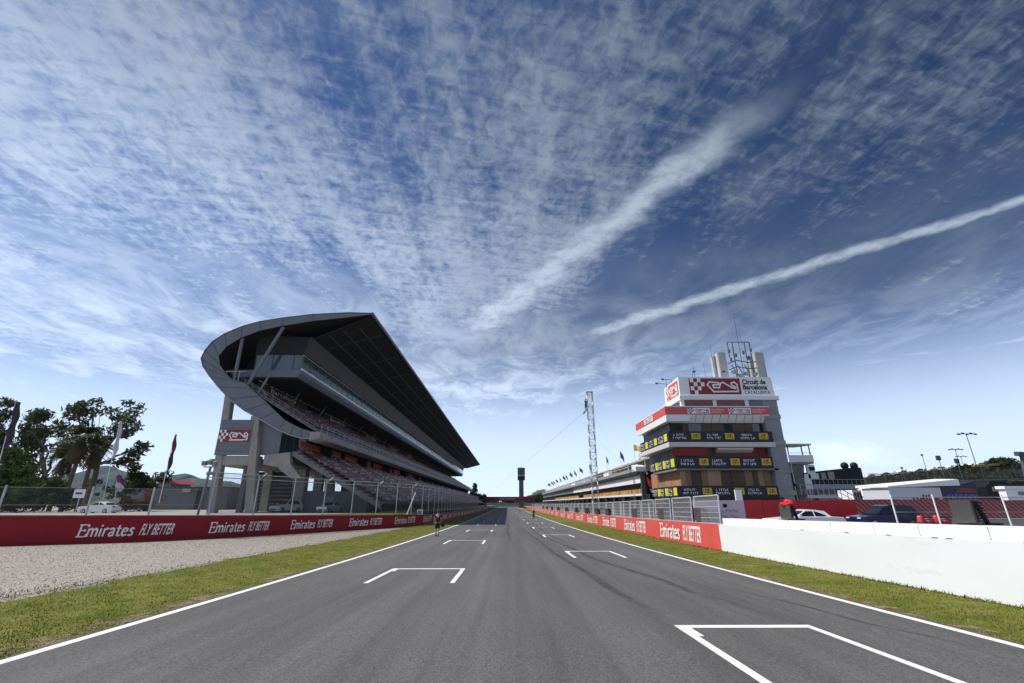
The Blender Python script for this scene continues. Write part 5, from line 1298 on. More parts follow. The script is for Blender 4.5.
ridge('hills', 3300, [(505, 501), (525, 496), (545, 489), (565, 492), (600, 494), (700, 494), (820, 492), (900, 488), (1040, 486), (1200, 484)], WOOD)

# ------------------------------------------------------------------ left background: buildings, flags
bl = thing('workshop_building', 'long low grey flat roofed building behind the service road on the left', 'building', (-75, 112, .2))
a, b_ = px(150, 500, 110), px(232, 500, 112)
MB().box(a.x - 4, b_.x, 110, 122, 0, px(180, 488, 110).z, GREYWALL).build('wall', bl)
MB().box(a.x - 4.2, b_.x + .2, 109.8, 122.2, px(180, 488, 110).z + .002, px(180, 486.8, 110).z, STEELD).build('roof', bl)
q = px(188, 490, 109.8); MB().box(q.x - .9, q.x + .9, 109.3, 109.79, q.z - .5, q.z + .3, GALV).build('vent', bl)
q = px(203, 495, 109.8); MB().box(q.x - 1.2, q.x, 109.4, 109.79, 0, q.z + 1.2, DARK).build('door', bl)
for x0_ in (162, 172): pass
bl2 = thing('red_roofed_shed', 'small shed with a pale eave and dark red roof behind the grey building', 'building', (px(160, 490, 125).x, 125, 0))
a, b_ = px(126, 480, 125), px(172, 480, 125); z = px(150, 484, 125).z
MB().box(a.x, b_.x, 125, 133, 0, z, GREYWALL).build('wall', bl2); MB().box(a.x - .3, b_.x - 3, 124.6, 133, z + .002, z + .6, WHITEP).build('eave', bl2)
MB().prism([(b_.x - 2.9, z), (b_.x + 2.0, z), (b_.x - .4, z + 1.1), (b_.x - 2.9, z + .9)], 124.7, 133, REDD).build('roof', bl2)
def banner_flag(label, foot, top, Y, col, w=1.0, cloth_from=.45, folds=.10, col2=None, taper=.25):
    a, b_ = px(*foot, Y), px(*top, Y); t = thing('flag', label, 'flag', tuple(a))
    MB().tube(a, b_, .06, ALU, 6, r2=.035).build('flagpole', t)
    v = []; f = []; K = 12; d = b_ - a
    for i in range(K):
        u = cloth_from + (1 - cloth_from) * i / (K - 1); ww = w * (taper + (1 - taper) * math.sin(PI * (i + 1.2) / (K + 1.4)))
        for j in range(4): q = j / 3; v.append(tuple(a + d * u + Vector((ww * q, folds * w * math.sin(i * 1.3 + q * 4), -.25 * q * ww))))
    for i in range(K - 1):
        for j in range(3): o = i * 4 + j; f.append((o, o + 1, o + 5, o + 4))
    me = np_mesh('cloth', v, f, [col, col2 or col], smooth=True, mi=[0 if k < (K - 1) * 1.5 else 1 for k in range(len(f))]); link('cloth', me, t)
banner_flag('tall furled black and dark red flag in front of the grey building', (159, 503), (175, 434), 70, FLAGK, .6, .42, .25, FLAGR, .5)
banner_flag('tall pale lilac flag hanging beside the eucalyptus', (103, 500), (120, 421), 72, FLAGW, .65, .52, .2, None, .6)
banner_flag('small white flag with a purple emblem left of the reddish bush', (115, 500), (117, 474), 72, FLAGW, 1.2, .35, .2, FLAGP, .7)
banner_flag('black feather banner leaning at the far left edge', (-8, 488), (16, 401), 60, FLAGK, 1.0, .45, .12, None, .7)
# white sign board on a post
q = px(80, 494, 66); t = thing('sign_board', 'small white sign board on the post by the eucalyptus trunk', 'sign', (q.x, 66, .4))
MB().box(q.x - .8, q.x + .7, 65.9, 65.98, q.z - .5, q.z + .6, WHITEP).build('board', t); MB().box(q.x - .5, q.x + .35, 65.86, 65.899, q.z - .05, q.z + .22, FLAGP).build('print', t); MB().tube((q.x, 66.1, .3), (q.x, 66.1, q.z + .6), .05, GALV, 6).build('post', t)

# ------------------------------------------------------------------ cars
def car(label, loc, rz, paint, L_=4.5, W_=1.8, H_=1.46, suv=False, group=None, grp_cat='car'):
    t = thing('parked_car', label, grp_cat, loc, rz, group, local=True)
    hl, hw = L_ / 2, W_ / 2; gc = .24 if suv else .18; belt = H_ * (.60 if suv else .66)
    prof = [(-hl, gc + .28), (-hl + .02, belt * .80), (-hl + .10, belt * .86), (-hl * .52, belt * .97), (-hl * .40, belt), (hl * .70, belt + .02), (hl * .95, belt - .02), (hl, belt * .75), (hl - .02, gc + .22), (hl - .12, gc), (-hl + .15, gc)]
    # body: loft of the side profile with rounded flanks
    def loft(pts, widths, material, name):
        n = len(pts); k = len(widths); v = []; f = []
        for (off, sc_) in widths:
            cx = sum(p[0] for p in pts) / n; cz = sum(p[1] for p in pts) / n
            v += [(cx + (p[0] - cx) * sc_, off, cz + (p[1] - cz) * sc_) for p in pts]
        for j in range(k - 1):
            for i in range(n): f.append((j * n + i, j * n + (i + 1) % n, (j + 1) * n + (i + 1) % n, (j + 1) * n + i))
        f += [tuple(range(n - 1, -1, -1)), tuple(range((k - 1) * n, k * n))]
        m_ = MB(); m_.add(v, f, material); return m_.build(name, t, smooth=False, bevel=.0)
    loft(prof, [(-hw, .94), (-hw + .05, .985), (-hw + .18, 1), (hw - .18, 1), (hw - .05, .985), (hw, .94)], paint, 'body')
    back = .93 if suv else .62
    gh = [(-hl * .42, belt - .02), (-hl * .06, H_ - .05), (hl * .08, H_), (hl * (back - .42), H_ - .02), (hl * (back - .16), H_ - .10), (hl * back, belt - .01)]
    v = []; n = len(gh)
    for s_ in (-1, 1):
        for (x, z) in gh: q = (z - belt) / (H_ - belt); v.append((x, s_ * (hw - .07 - .17 * max(q, 0)), z))
    MB().add(v, [tuple(range(n - 1, -1, -1)), tuple(range(n, 2 * n))] + [(i, (i + 1) % n, n + (i + 1) % n, n + i) for i in range(n)], paint).build('cabin', t)
    def sidewin(name, pts):
        for s_ in (-1, 1):
            vv = []
            for x, z in pts: q = (z - belt) / (H_ - belt); vv.append((x, s_ * (hw - .055 - .17 * q), z))
            MB().add(vv, [tuple(range(len(vv)))], GLASSD).build(name, t)
    zt = H_ - .11; zb2 = belt + .05
    sidewin('side_window', [(-hl * .34, zb2), (-hl * .06, zt), (hl * .12, zt), (hl * .12, zb2)])
    sidewin('side_window', [(hl * .16, zb2), (hl * .16, zt), (hl * (back - .42), zt - .01), (hl * (back - .16), zb2 + .06), (hl * (back - .16), zb2)])
    yv = lambda z: hw - .14 - .17 * (z - belt) / (H_ - belt)
    MB().add([(-hl * .40 - .02, -yv(zb2), zb2), (-hl * .09 - .03, -yv(zt), zt + .03), (-hl * .09 - .03, yv(zt), zt + .03), (-hl * .40 - .02, yv(zb2), zb2)], [(0, 1, 2, 3)], GLASSD).build('windscreen', t)
    MB().add([(hl * back + .012, -yv(zb2), zb2), (hl * (back - .16) + .03, -yv(zt), zt), (hl * (back - .16) + .03, yv(zt), zt), (hl * back + .012, yv(zb2), zb2)], [(0, 1, 2, 3)], GLASSD).build('rear_window', t)
    R_ = .36 if suv else .32
    for x in (-hl * .62, hl * .60):
        for s_ in (-1, 1):
            y_ = s_ * (hw - .10); w = MB(); pr = [(R_ * .62, -.10), (R_ * .94, -.10), (R_, -.06), (R_, .06), (R_ * .94, .10), (R_ * .62, .10)]
            def ring(prf, material, nm, par):
                mb = MB(); nn = 18; V = []; Fc = []
                for r, o in prf: V += [(x + r * math.cos(2 * PI * i / nn), y_ + s_ * o, R_ + r * math.sin(2 * PI * i / nn)) for i in range(nn)]
                for k in range(len(prf) - 1): Fc += [(k * nn + i, k * nn + (i + 1) % nn, (k + 1) * nn + (i + 1) % nn, (k + 1) * nn + i) for i in range(nn)]
                Fc += [tuple(range(nn)), tuple(range((len(prf) - 1) * nn, len(prf) * nn))]
                return mb.add(V, Fc, material).build(nm, par)
            wl = ring([(R_ * .93, -.12), (R_, -.08), (R_, .07), (R_ * .93, .105)], RUBBER, 'wheel', t)
            ring([(R_ * .62, .106), (R_ * .62, .112), (R_ * .25, .125), (R_ * .12, .125)], RIM, 'rim', wl)
    for s_ in (-1, 1):
        MB().box(-hl - .005, -hl + .25, s_ * hw * .62 - .2, s_ * hw * .62 + .2, belt * .70, belt * .82, LAMPG).build('headlight', t, bevel=.03)
        MB().box(hl - .20, hl + .012, s_ * hw * .74 - .18, s_ * hw * .74 + .18, belt * .78, belt * .95, TAILR).build('tail_light', t, bevel=.03)
        MB().box(-hl * .34, -hl * .26, s_ * (hw + .08) - .09, s_ * (hw + .08) + .09, belt + .02, belt + .16, paint).build('door_mirror', t, bevel=.03)
    MB().box(-hl - .012, -hl + .05, -.45, .45, gc + .12, gc + .3, BLACK).build('grille', t, bevel=.02)
    return t
car('white saloon parked by the red hoarding, half hidden by the white wall', (19.7, 32.4, zr(32) + .13), 0, CARW, 4.7, 1.82, 1.36)
car('dark blue sport utility car parked behind the white wall', (26.85, 34.6, .02), 0, CARB, 4.35, 1.8, 1.62, True)
q = px(100, 508, 66); car('white car parked behind the fence near the eucalyptus', (q.x, 66, .45), .05, CARW, 4.5, 1.8, 1.5)
q = px(70, 508, 72); car('dark car seen dimly beneath the palms', (q.x, 84, .45), .2, CARK, 4.6, 1.85, 1.8, True)
q = px(290, 508, 72); car('white sport utility car parked under the grandstand', (q.x - .3, 71.5, .5), 1.15, CARW, 4.6, 1.85, 1.75, True)
q = px(320, 509, 66); car('silver blue car parked under the front of the grandstand', (q.x, 70, .5), 1.25, CARS, 4.2, 1.75, 1.45)

# ------------------------------------------------------------------ paddock behind the pit wall
hd = thing('site_hoarding', 'bright red site hoarding panels in front of the control tower', 'hoarding', (27, 45, .1))
HRED = mat('bright_red_hoarding', (.50, .012, .016), .5, .12, 1.2)
x = 19.4
for k in range(6):
    MB().hexa([(x, 45 + .1 * (k % 2), -.3), (x + 2.2, 45, -.3), (x + 2.2, 45.12, -.3), (x, 45.12 + .1 * (k % 2), -.3), (x, 45 + .1 * (k % 2), 2.02), (x + 2.2, 45, 2.05), (x + 2.2, 45.12, 2.05), (x, 45.12 + .1 * (k % 2), 2.02)], HRED).build('panel', hd); x += 2.24
x = 34.6
for k in range(7): MB().box(x, x + 2.6, 52, 52.12, -.3, 2.15 - .03 * (k % 2), HRED).build('panel', hd); x += 2.65
hb = thing('lilac_board', 'pale lilac board with faint print behind the nearest wire panels', 'board', (17.2, 36, .2))
MB().box(13.9, 17.7, 36, 36.1, -.3, 1.95, mat('pale_lilac_board', (.60, .48, .56), .6, .06, 1.)).build('panel', hb); MB().box(17.15, 17.65, 35.95, 36.08, 1.952, 2.7, WHITEP).build('raised_corner', hb)
mb = MB(); rr = random.Random(12)
for z in (.35, .75, 1.1): glyphs(mb, lambda a, b_: (a, 35.985, b_), 14.3, 2.9, z, .18, rr)
for f_ in range(1): mb.mats = [mat('dull_red_print', (.35, .10, .14), .6, .1, 2.)]
mb.add([(16.1, 35.984, 1.45), (16.4, 35.984, 1.45), (16.4, 35.984, 1.7), (16.1, 35.984, 1.7)], [(0, 1, 2, 3)], BLACK); mb.build('print', hb.children[0], fix=False)
eq = thing('equipment_crate', 'blue and red cased crate behind the wire panels left of the lilac board', 'crate', (13.9, 33, -.2))
MB().box(13.3, 14.6, 33, 34, -.3, 1.25, mat('blue_crate', (.05, .12, .26), .5, .1, 2.)).build('crate_body', eq, bevel=.03); MB().box(13.35, 13.8, 32.97, 32.99, .6, 1.0, REDL).build('sticker', eq)
# fence with leaning posts and red diagonal web behind the cars
rf = thing('paddock_fence', 'wire fence with leaning white posts and red mesh behind the blue car', 'fence', (27, 26.5, .2))
m, nt2, b = newmat('red_screen_mesh')
tcx = N(nt2, 'ShaderNodeTexCoord'); wv = N(nt2, 'ShaderNodeTexWave'); wv.inputs['Scale'].default_value = 1.5; wv.inputs['Distortion'].default_value = 1.5; wv.inputs['Detail'].default_value = 1; wv.bands_direction = 'DIAGONAL'; L(nt2, tcx.outputs['UV'], wv.inputs[0])
rmp = N(nt2, 'ShaderNodeMix', data_type='RGBA'); L(nt2, wv.outputs['Fac'], rmp.inputs[0]); rmp.inputs[6].default_value = (.17, .02, .025, 1); rmp.inputs[7].default_value = (.42, .13, .13, 1); L(nt2, rmp.outputs[2], b.inputs['Base Color']); b.inputs['Roughness'].default_value = .8
me = np_mesh('red_screen', [(28.3, 39, .1), (66, 39, .1), (66, 39, 1.98), (28.3, 39, 1.98)], [(0, 1, 2, 3)], m, [(0, 0), (37, 0), (37, 1.9), (0, 1.9)]); link('red_screen', me, rf)
xs_f = [20.9, 23.2, 27.0, 30.8, 34.6]
for x in xs_f:
    MB().tube((x, 26, -.1), (x - .03, 26, 2.2), .038, WHITEP, 8).build('post', rf)
for z in (1.30, 2.06): MB().tube((20.9, 26.07, z), (36, 26.07, z), .02, GALV, 5).build('rail', rf)
me = np_mesh('wire_net', [(20.9, 26.1, .1), (36, 26.1, .1), (36, 26.1, 2.06), (20.9, 26.1, 2.06)], [(0, 1, 2, 3)], NET, [(0, 0), (15, 0), (15, 2), (0, 2)]); link('wire_net', me, rf)
MB().box(26, 60, 38.4, 38.9, -.2, .62, mat('low_grey_kerb_wall', (.38, .35, .33), .85, .1, .5)).build('plinth', rf)
# red scooters
def scooter(label, loc, rz):
    t = thing('scooter', label, 'scooter', loc, rz, 'red scooters by the paddock fence', local=True)
    for x in (-.55, .55):
        mb = MB(); n = 14; V = []; Fc = []
        for r, o in ((.15, -.05), (.22, -.05), (.24, 0), (.22, .05), (.15, .05)): V += [(x + r * math.cos(2 * PI * i / n), o, .24 + r * math.sin(2 * PI * i / n)) for i in range(n)]
        for k in range(4): Fc += [(k * n + i, k * n + (i + 1) % n, (k + 1) * n + (i + 1) % n, (k + 1) * n + i) for i in range(n)]
        mb.add(V, Fc, RUBBER).build('wheel', t)
    MB().prism([(-.6, .38), (-.45, .85), (-.38, .9), (-.36, .4), (-.1, .3), (.15, .32), (.25, .62), (.75, .68), (.8, .5), (.55, .36)], -.16, .16, HRED).build('body', t, bevel=.04)
    MB().box(.15, .7, -.13, .13, .69, .78, BLACK).build('seat', t, bevel=.03)
    MB().tube((-.42, 0, .85), (-.36, 0, 1.02), .03, BLACK, 6).tube((-.36, -.3, 1.02), (-.36, .3, 1.02), .022, BLACK, 6).build('handlebar', t)
    MB().box(-.47, -.44, -.07, .07, .72, .82, LAMPG).build('headlight', t)
    return t
scooter('red scooter parked just right of the blue car', (28.4, 33, .1), .3); scooter('red scooter second to the right of the blue car', (29.9, 33.4, .1), .2); scooter('red scooter at the far right edge behind the white wall', (27.4, 24.8, .1), .9)
# white marquees and the paddock truck
def marquee(label, x0_, x1_, Y, z0, z1, dep, group=None):
    t = thing('marquee', label, 'tent', ((x0_ + x1_) / 2, Y, 0), group=group)
    MB().hexa([(x0_, Y, 0), (x1_, Y, 0), (x1_, Y + dep, 0), (x0_, Y + dep, 0), (x0_, Y, z0), (x1_, Y, z0), (x1_, Y + dep, z0), (x0_, Y + dep, z0)], TENT).build('side_wall', t)
    xm, ym = (x0_ + x1_) / 2, Y + dep / 2; v = []; f = []; K = 6
    for i in range(K + 1):
        u = i / K; q = u ** .6; z = z0 + .01 + (z1 - z0) * u ** 1.7
        v += [(x0_ - .2 + (xm - x0_ + .2) * u, Y - .2 + (ym - Y) * u, z), (x1_ + .2 + (xm - x1_ - .2) * u, Y - .2 + (ym - Y) * u, z), (x1_ + .2 + (xm - x1_ - .2) * u, Y + dep + .2 + (ym - Y - dep) * u, z), (x0_ - .2 + (xm - x0_ + .2) * u, Y + dep + .2 + (ym - Y - dep) * u, z)]
    for i in range(K):
        for k in range(4): f.append((i * 4 + k, i * 4 + (k + 1) % 4, i * 4 + 4 + (k + 1) % 4, i * 4 + 4 + k))
    MB().add(v, f, TENT).build('canopy', t)
    return t
def pxr(xa, xb, Y): return px(xa, 495, Y).x, px(xb, 495, Y).x
a, b_ = pxr(872, 896, 92); marquee('white marquee with a swept canopy left of the white truck', a, b_, 92, px(880, 496, 92).z, px(880, 484.5, 92).z, 9)
a, b_ = pxr(853, 862, 88); t = thing('white_gantry_cabin', 'small white framed cabin with dark openings left of the marquee', 'cabin', (a, 88, 0))
z1_ = px(857, 490, 88).z; MB().box(a, b_, 88, 92, 0, z1_, WHITEP).build('body', t)
for k in range(3): MB().box(a + .25 + k * (b_ - a - .2) / 3, a + .1 + (k + 1) * (b_ - a - .2) / 3, 87.95, 87.99, 1.2, z1_ - .4, WINDOWD).build('window', t)
# hospitality truck: white trailer half printed navy
a, b_ = px(890, 495, 78).x, px(979, 495, 78).x; c = px(942, 495, 78).x
tr = thing('hospitality_unit', 'long white hospitality trailer with a navy right end carrying blue letters', 'trailer', ((a + b_) / 2, 78, 0)); zt_ = px(915, 487.5, 78).z
MB().box(a, c, 78, 84, .4, zt_, mat('pale_grey_trailer', (.56, .57, .62), .4, .04, .5)).build('white_side', tr)
ws = tr.children[-1]
MB().hexa([(c + .01, 78.02, .4), (b_, 78.02, .4), (b_, 84, .4), (c + .01, 84, .4), (c + .01, 78.02, zt_), (b_, 78.02, zt_ + 1.0), (b_, 84, zt_ + 1.0), (c + .01, 84, zt_)], NAVY).build('navy_side', tr)
ns = tr.children[-1]
MB().hexa([(a - .3, 77.6, zt_ + .005), (b_ - 3, 77.6, zt_ + .3), (b_, 85, zt_ + .9), (a - .3, 85, zt_ + .1), (a - .3, 77.6, zt_ + .2), (b_ - 3, 77.6, zt_ + 1.3), (b_, 85, zt_ + 1.7), (a - .3, 85, zt_ + .5)], WHITEP).build('roof', tr)
mb = MB(); put_text(mb, 'PADDOCK', lambda u, v: (c + .9 + u, 77.99, zt_ - 2.05 + v), 0, (b_ - c) * .82, 0, 1.0, BLUEP, bold=.02); mb.add([(c + 2.4, 77.985, zt_ - .75), (c + 6.0, 77.985, zt_ - .75), (c + 5.6, 77.985, zt_ - .15), (c + 3.0, 77.985, zt_ - .15)], [(0, 1, 2, 3)], REDD); mb.build('lettering', ns, fix=False)
mb = MB(); put_text(mb, 'udilin', lambda u, v: (a + 3.6 + u, 77.98, zt_ - 2.6 + v), 0, (c - a) * .52, 0, 1.5, REDD, bold=.03); mb.build('lettering', ws, fix=False)
MB().box(a, b_, 78.3, 83.7, .1, .38, DARK).build('chassis', tr)
for k in range(3): MB().lathe([(.45, -.15), (.5, 0), (.45, .15)], RUBBER, (a + 3 + k * 1.4, 78.4, .45), 12).build('wheel', tr)
a, b_ = pxr(1007, 1060, 60); t = thing('white_cabin', 'white flat roofed cabin behind the red mesh at the far right', 'cabin', ((a + b_) / 2, 60, 0)); z1_ = px(1010, 489, 60).z
MB().box(a, b_, 60, 60.9, 0, z1_, WHITEP).build('body', t); MB().box(a - .2, b_, 59.8, 61, z1_ + .002, z1_ + .35, WHITEP).build('roof', t); MB().box(a + 1.5, b_, 59.95, 59.99, z1_ - .75, z1_ - .3, WINDOWD).build('window', t)
# dark hospitality building with two domes
a, b_ = px(806, 490, 112).x, px(866.5, 490, 112).x
hs = thing('hospitality_building', 'dark two storey hospitality building with two black domes on its roof', 'building', ((a + b_) / 2, 112, 0))
zq = lambda y: px(840, y, 112).z
MB().prism([(a, zq(490)), (b_, zq(482)), (b_, zq(468)), (b_ - .8, zq(467)), (a + 2, zq(472.5))], 112, 126, BLACK).build('upper_storey', hs); up = hs.children[-1]
MB().box(a, b_ + 2, 112.4, 126, 0, zq(485), mat('slate_panel', (.13, .14, .17), .5, .1, .4)).build('lower_storey', hs)
MB().box(a, b_ + 6, 110.5, 112.3, zq(489), zq(484.5), mat('pale_slate_parapet', (.24, .26, .31), .5, .1, .4)).build('terrace', hs)
MB().box(a + 2, b_ + 4, 111, 112.2, 0, zq(494), WINDOWD).build('ground_glazing', hs)
for k, (x0_, x1_) in enumerate(((.04, .09), (.13, .18), (.20, .26), (.30, .38), (.42, .52))): MB().box(a + (b_ - a) * x0_, a + (b_ - a) * x1_, 111.93, 111.985, zq(479) , zq(475 - k * .8), (WHITEP, GALV, GALV, WINDOWD, GALVD)[k]).build('window', up)
mb = MB()
for i in range(14): x = a + (b_ - a) * i / 13; mb.tube((x, 111.6, zq(486)), (x, 111.6, zq(479.5)), .05, GALVD, 5)
mb.path([(a, 111.6, zq(479.5)), (b_, 111.6, zq(479.5))], .05, GALVD, 5); mb.build('balustrade', hs)
for x_ in (847.5, 857):
    c = px(x_, 466, 113); bm = bmesh.new(); bmesh.ops.create_uvsphere(bm, u_segments=18, v_segments=12, radius=.85); me = bpy.data.meshes.new('dome'); bm.to_mesh(me); bm.free(); me.materials.append(BLACK)
    for pl in me.polygons: pl.use_smooth = True
    o = link('dome', me, hs); o.location = (c.x, 114, c.z + .15)
# wooded terrace with parked cars and light masts
a = [(860, 480, 150), (900, 475, 150), (960, 469, 150), (1024, 463, 150), (1100, 458, 150), (1250, 450, 150)]
v = []; f = []
for i, (x, y, Y) in enumerate(a):
    p0 = px(x, y, Y + 20); v += [(p0.x, 128, 1.0), (p0.x, 150, p0.z * .62), (p0.x, 170, p0.z), (p0.x, 215, p0.z + .4), (p0.x, 260, 0)]
for i in range(len(a) - 1):
    for k in range(4): o = i * 5 + k; f.append((o, o + 5, o + 6, o + 1))
link('embankment', np_mesh('embankment', v, f, SCRUB), None, None, 'structure')
def terr(x):
    for (x0_, y0_, _), (x1_, y1_, _) in zip(a, a[1:]):
        if x0_ <= x <= x1_: return y0_ + (y1_ - y0_) * (x - x0_) / (x1_ - x0_)
    return 480
rr = random.Random(5)
m0 = None
for i in range(34):
    x = 868 + i * 4.4 + rr.uniform(-1, 1); p0 = px(x, terr(x), 172)
    if i % 4 == 3: continue
    if m0 is None:
        mb = MB(); mb.prism([(-2.2, .3), (-2.2, .85), (-1.2, .95), (-.6, 1.45), (1.2, 1.45), (1.9, .95), (2.2, .85), (2.2, .3)], -.85, .85, CARW); mb.prism([(-1.05, 1.0), (-.55, 1.38), (1.15, 1.38), (1.65, 1.0)], -.87, .87, GLASSD); mb.box(-1.8, 1.8, -.8, .8, 0, .3, BLACK)
        m0 = mb.build('parked_car'); o = m0
    else: o = m0.copy(); COL.objects.link(o)
    o.location = (p0.x, 172 + rr.uniform(0, 6), p0.z + .05); o.rotation_euler = (0, 0, rr.uniform(-.3, .3) + (0 if i % 3 else 1.3))
    tag(o, 'tiny pale car in the row parked on top of the wooded embankment', 'car', 'cars on the embankment')
for i, (x, y, r, h, leaf) in enumerate(((968, 470, 9, 4.5, LEAF2), (955, 474, 6, 3, LEAF2), (990, 462, 0, 0, None), (1004, 464, 12, 6, LEAF2), (1022, 470, 10, 5, LEAF2), (880, 484, 8, 2.5, LEAF1), (915, 479, 9, 3, LEAF1), (1000, 480, 14, 4, LEAF2), (940, 478, 10, 3, LEAF1), (1040, 466, 10, 8, LEAF2))):
    if not leaf: continue
    p0 = px(x, y, 162); e = px(x + r, y, 162).x - p0.x; hz_ = px(x, y - h, 162).z - p0.z
    lab = ['round topped tree on the embankment left of the light mast', 'low bushy tree left of the round topped tree', '', 'biggest dark green tree on the embankment near the right edge', 'dark tree at the right edge of the embankment', 'scrubby grey green tree at the left end of the embankment', 'scrubby tree above the white trailer roof', 'broad low tree below the biggest dark tree', 'scrubby tree above the navy end of the trailer', 'tall dark tree just beyond the right edge'][i]
    tree('broadleaf_tree', lab, (p0.x, 162, p0.z - hz_ * 1.2), [(p0.x - e * .35, 162, p0.z, e * .65, 3, hz_), (p0.x + e * .35, 162.5, p0.z + hz_ * .2, e * .65, 3, hz_)], .25, leaf, 45, .42, (.8, 1.5), 60 + i, .3)
cl = []
for i in range(420):
    x = rr.uniform(866, 1050); p0 = px(x, terr(x), 170); u = rr.random(); y = 150 + 19 * u
    cl.append((p0.x * y / 170 + rr.uniform(-1, 1), y, p0.z * (.60 + .34 * u) + rr.uniform(0, .8), rr.uniform(.8, 1.9)))
o = leaf_mesh('undergrowth', cl, 26, .5, LEAF1, None); o['kind'] = 'stuff'
t = thing('yellow_canopy', 'long yellow canopy roof among the trees on the embankment', 'canopy', tuple(px(990, 466, 165)))
p0, p1 = px(976, 466.5, 160), px(1000, 464.5, 160); MB().hexa([(p0.x, 160, p0.z - .2), (p1.x, 160, p1.z - .2), (p1.x, 164, p1.z - .2), (p0.x, 164, p0.z - .2), (p0.x, 160, p0.z + .5), (p1.x, 160, p1.z + .5), (p1.x, 164, p1.z + .5), (p0.x, 164, p0.z + .5)], AMBER).build('roof', t)
for x in (p0.x + .4, (p0.x + p1.x) / 2, p1.x - .4): MB().tube((x, 160.5, p0.z - 5), (x, 160.5, p0.z - .1), .12, GALVD, 6).build('post', t)
for i, (x, yt, yb, Y, lab) in enumerate(((966, 434, 464, 168, 'tallest light mast with a wide lamp head on the embankment'), (955, 449.5, 468, 230, 'middle light mast, shorter and left of the tallest one'), (960.5, 456.5, 467, 290, 'smallest and farthest light mast on the embankment'))):
    p0, p1 = px(x, yt, Y), px(x, yb + 4, Y); t = thing('light_mast', lab, 'light mast', (p0.x, Y, p1.z), group='light masts on the embankment')
    MB().tube((p0.x, Y, p1.z - 4), (p0.x, Y, p0.z), .17, GALVD, 8, r2=.12).build('pole', t); w = 3.4
    MB().box(p0.x - w, p0.x + w, Y - .08, Y + .08, p0.z - .1, p0.z + .1, STEELD).build('crossarm', t)
    for k in range(5): xx = p0.x - w + .3 + k * (w - .3) / 2; MB().obox((xx, Y - .3, p0.z + .3 * (k % 2) - .1), (1, 0, 0), (0, 1, .4), (0, -.4, 1), .75, .6, .5, STEELD).build('lamp', t)
for i, (x, yt, Y, kind, lab) in enumerate(((922, 455, 150, 0, 'thin pole with a small head above the marquee'), (938.5, 458, 150, 1, 'pole with a fat camera head above the trailer'), (902, 468, 150, 0, 'short thin pole at the left end of the embankment'), (957, 461, 150, 1, 'short post with a round head left of the lowest light mast'))):
    p0 = px(x, yt, Y); z = px(x, 480, Y).z; t = thing('camera_pole', lab, 'pole', (p0.x, Y, z)); MB().tube((p0.x, Y, z - 2), (p0.x, Y, p0.z), .10, GALVD, 6).build('pole', t)
    MB().obox((p0.x - .1, Y, p0.z), (1, 0, 0), (0, 1, 0), (0, 0, 1), .5 + .9 * kind, .6, .6 + .9 * kind, STEELD).build('head', t, bevel=.1)
# dark pole at the right edge
p0, p1 = px(1020, 453, 44), px(1030, 505, 44); t = thing('camera_pole', 'dark thick pole with a camera box cut by the right edge', 'pole', (p1.x, 44, 0))
MB().tube((p1.x, 44, 0), (p0.x + .1, 44, p0.z), .16, STEELD, 8).build('pole', t); MB().obox((p0.x - .15, 43.9, p0.z - .1), (1, 0, 0), (0, 1, .2), (0, -.2, 1), .7, .5, .4, STEELD).build('camera_box', t, bevel=.04)
wf = thing('terrace_fence', 'long dark fence along the embankment behind the marquees', 'fence', (px(950, 480, 130).x, 130, 1))
A_ = [px(868, 484, 140), px(1060, 478, 140), px(1060, 463.5, 140), px(868, 473.5, 140)]; p0, p1 = A_[3], A_[2]
me = np_mesh('wire_net', [tuple(q) for q in A_], [(0, 1, 2, 3)], mesh_fence_mat('dark_fence_net', (.035, .038, .038), .3, .30), [(0, 0), (70, 0), (70, 6), (0, 4)]); link('wire_net', me, wf)
for k in range(13): u = k / 12; x = p0.x + (p1.x - p0.x) * u; MB().tube((x, 140, 1), (x, 140, p0.z + (p1.z - p0.z) * u), .07, STEELD, 5).build('post', wf)
MB().tube(tuple(A_[0]), tuple(A_[1]), .22, STEELD, 6).build('rail', wf)
for k in range(3): # tyre stacks / service tents below the embankment on the right
    p0 = px(960 + 22 * k + 40, 487, 100); t = thing('service_tent', 'dark service tent with a pale panel, %s of three right of the trailer' % ('leftmost', 'middle', 'rightmost')[k], 'tent', (p0.x, 100, 0))
    MB().prism([(p0.x - 3, 0), (p0.x + 3, 0), (p0.x + 3, p0.z), (p0.x + 1.5, p0.z + 1.2), (p0.x - 1.5, p0.z + 1.2), (p0.x - 3, p0.z)], 100, 104, BLACK).build('cover', t)
    MB().box(p0.x - 1.8, p0.x + 1.4, 99.9, 99.98, p0.z - .9, p0.z, TAN).build('pale_panel', t)

# ------------------------------------------------------------------ the air itself
HZ = bpy.data.materials.new('haze'); HZ.use_nodes = True; nt2 = HZ.node_tree; nt2.nodes.clear()
ho = nt2.nodes.new('ShaderNodeOutputMaterial'); hv = nt2.nodes.new('ShaderNodeVolumePrincipled'); hv.inputs['Color'].default_value = (.50, .68, 1.0, 1); hv.inputs['Density'].default_value = .00005; hv.inputs['Anisotropy'].default_value = .2
nt2.links.new(hv.outputs[0], ho.inputs['Volume'])
hm = MB().box(-4600, 4600, -320, 4600, -22, 330, HZ).build('haze'); hm['kind'] = 'stuff'
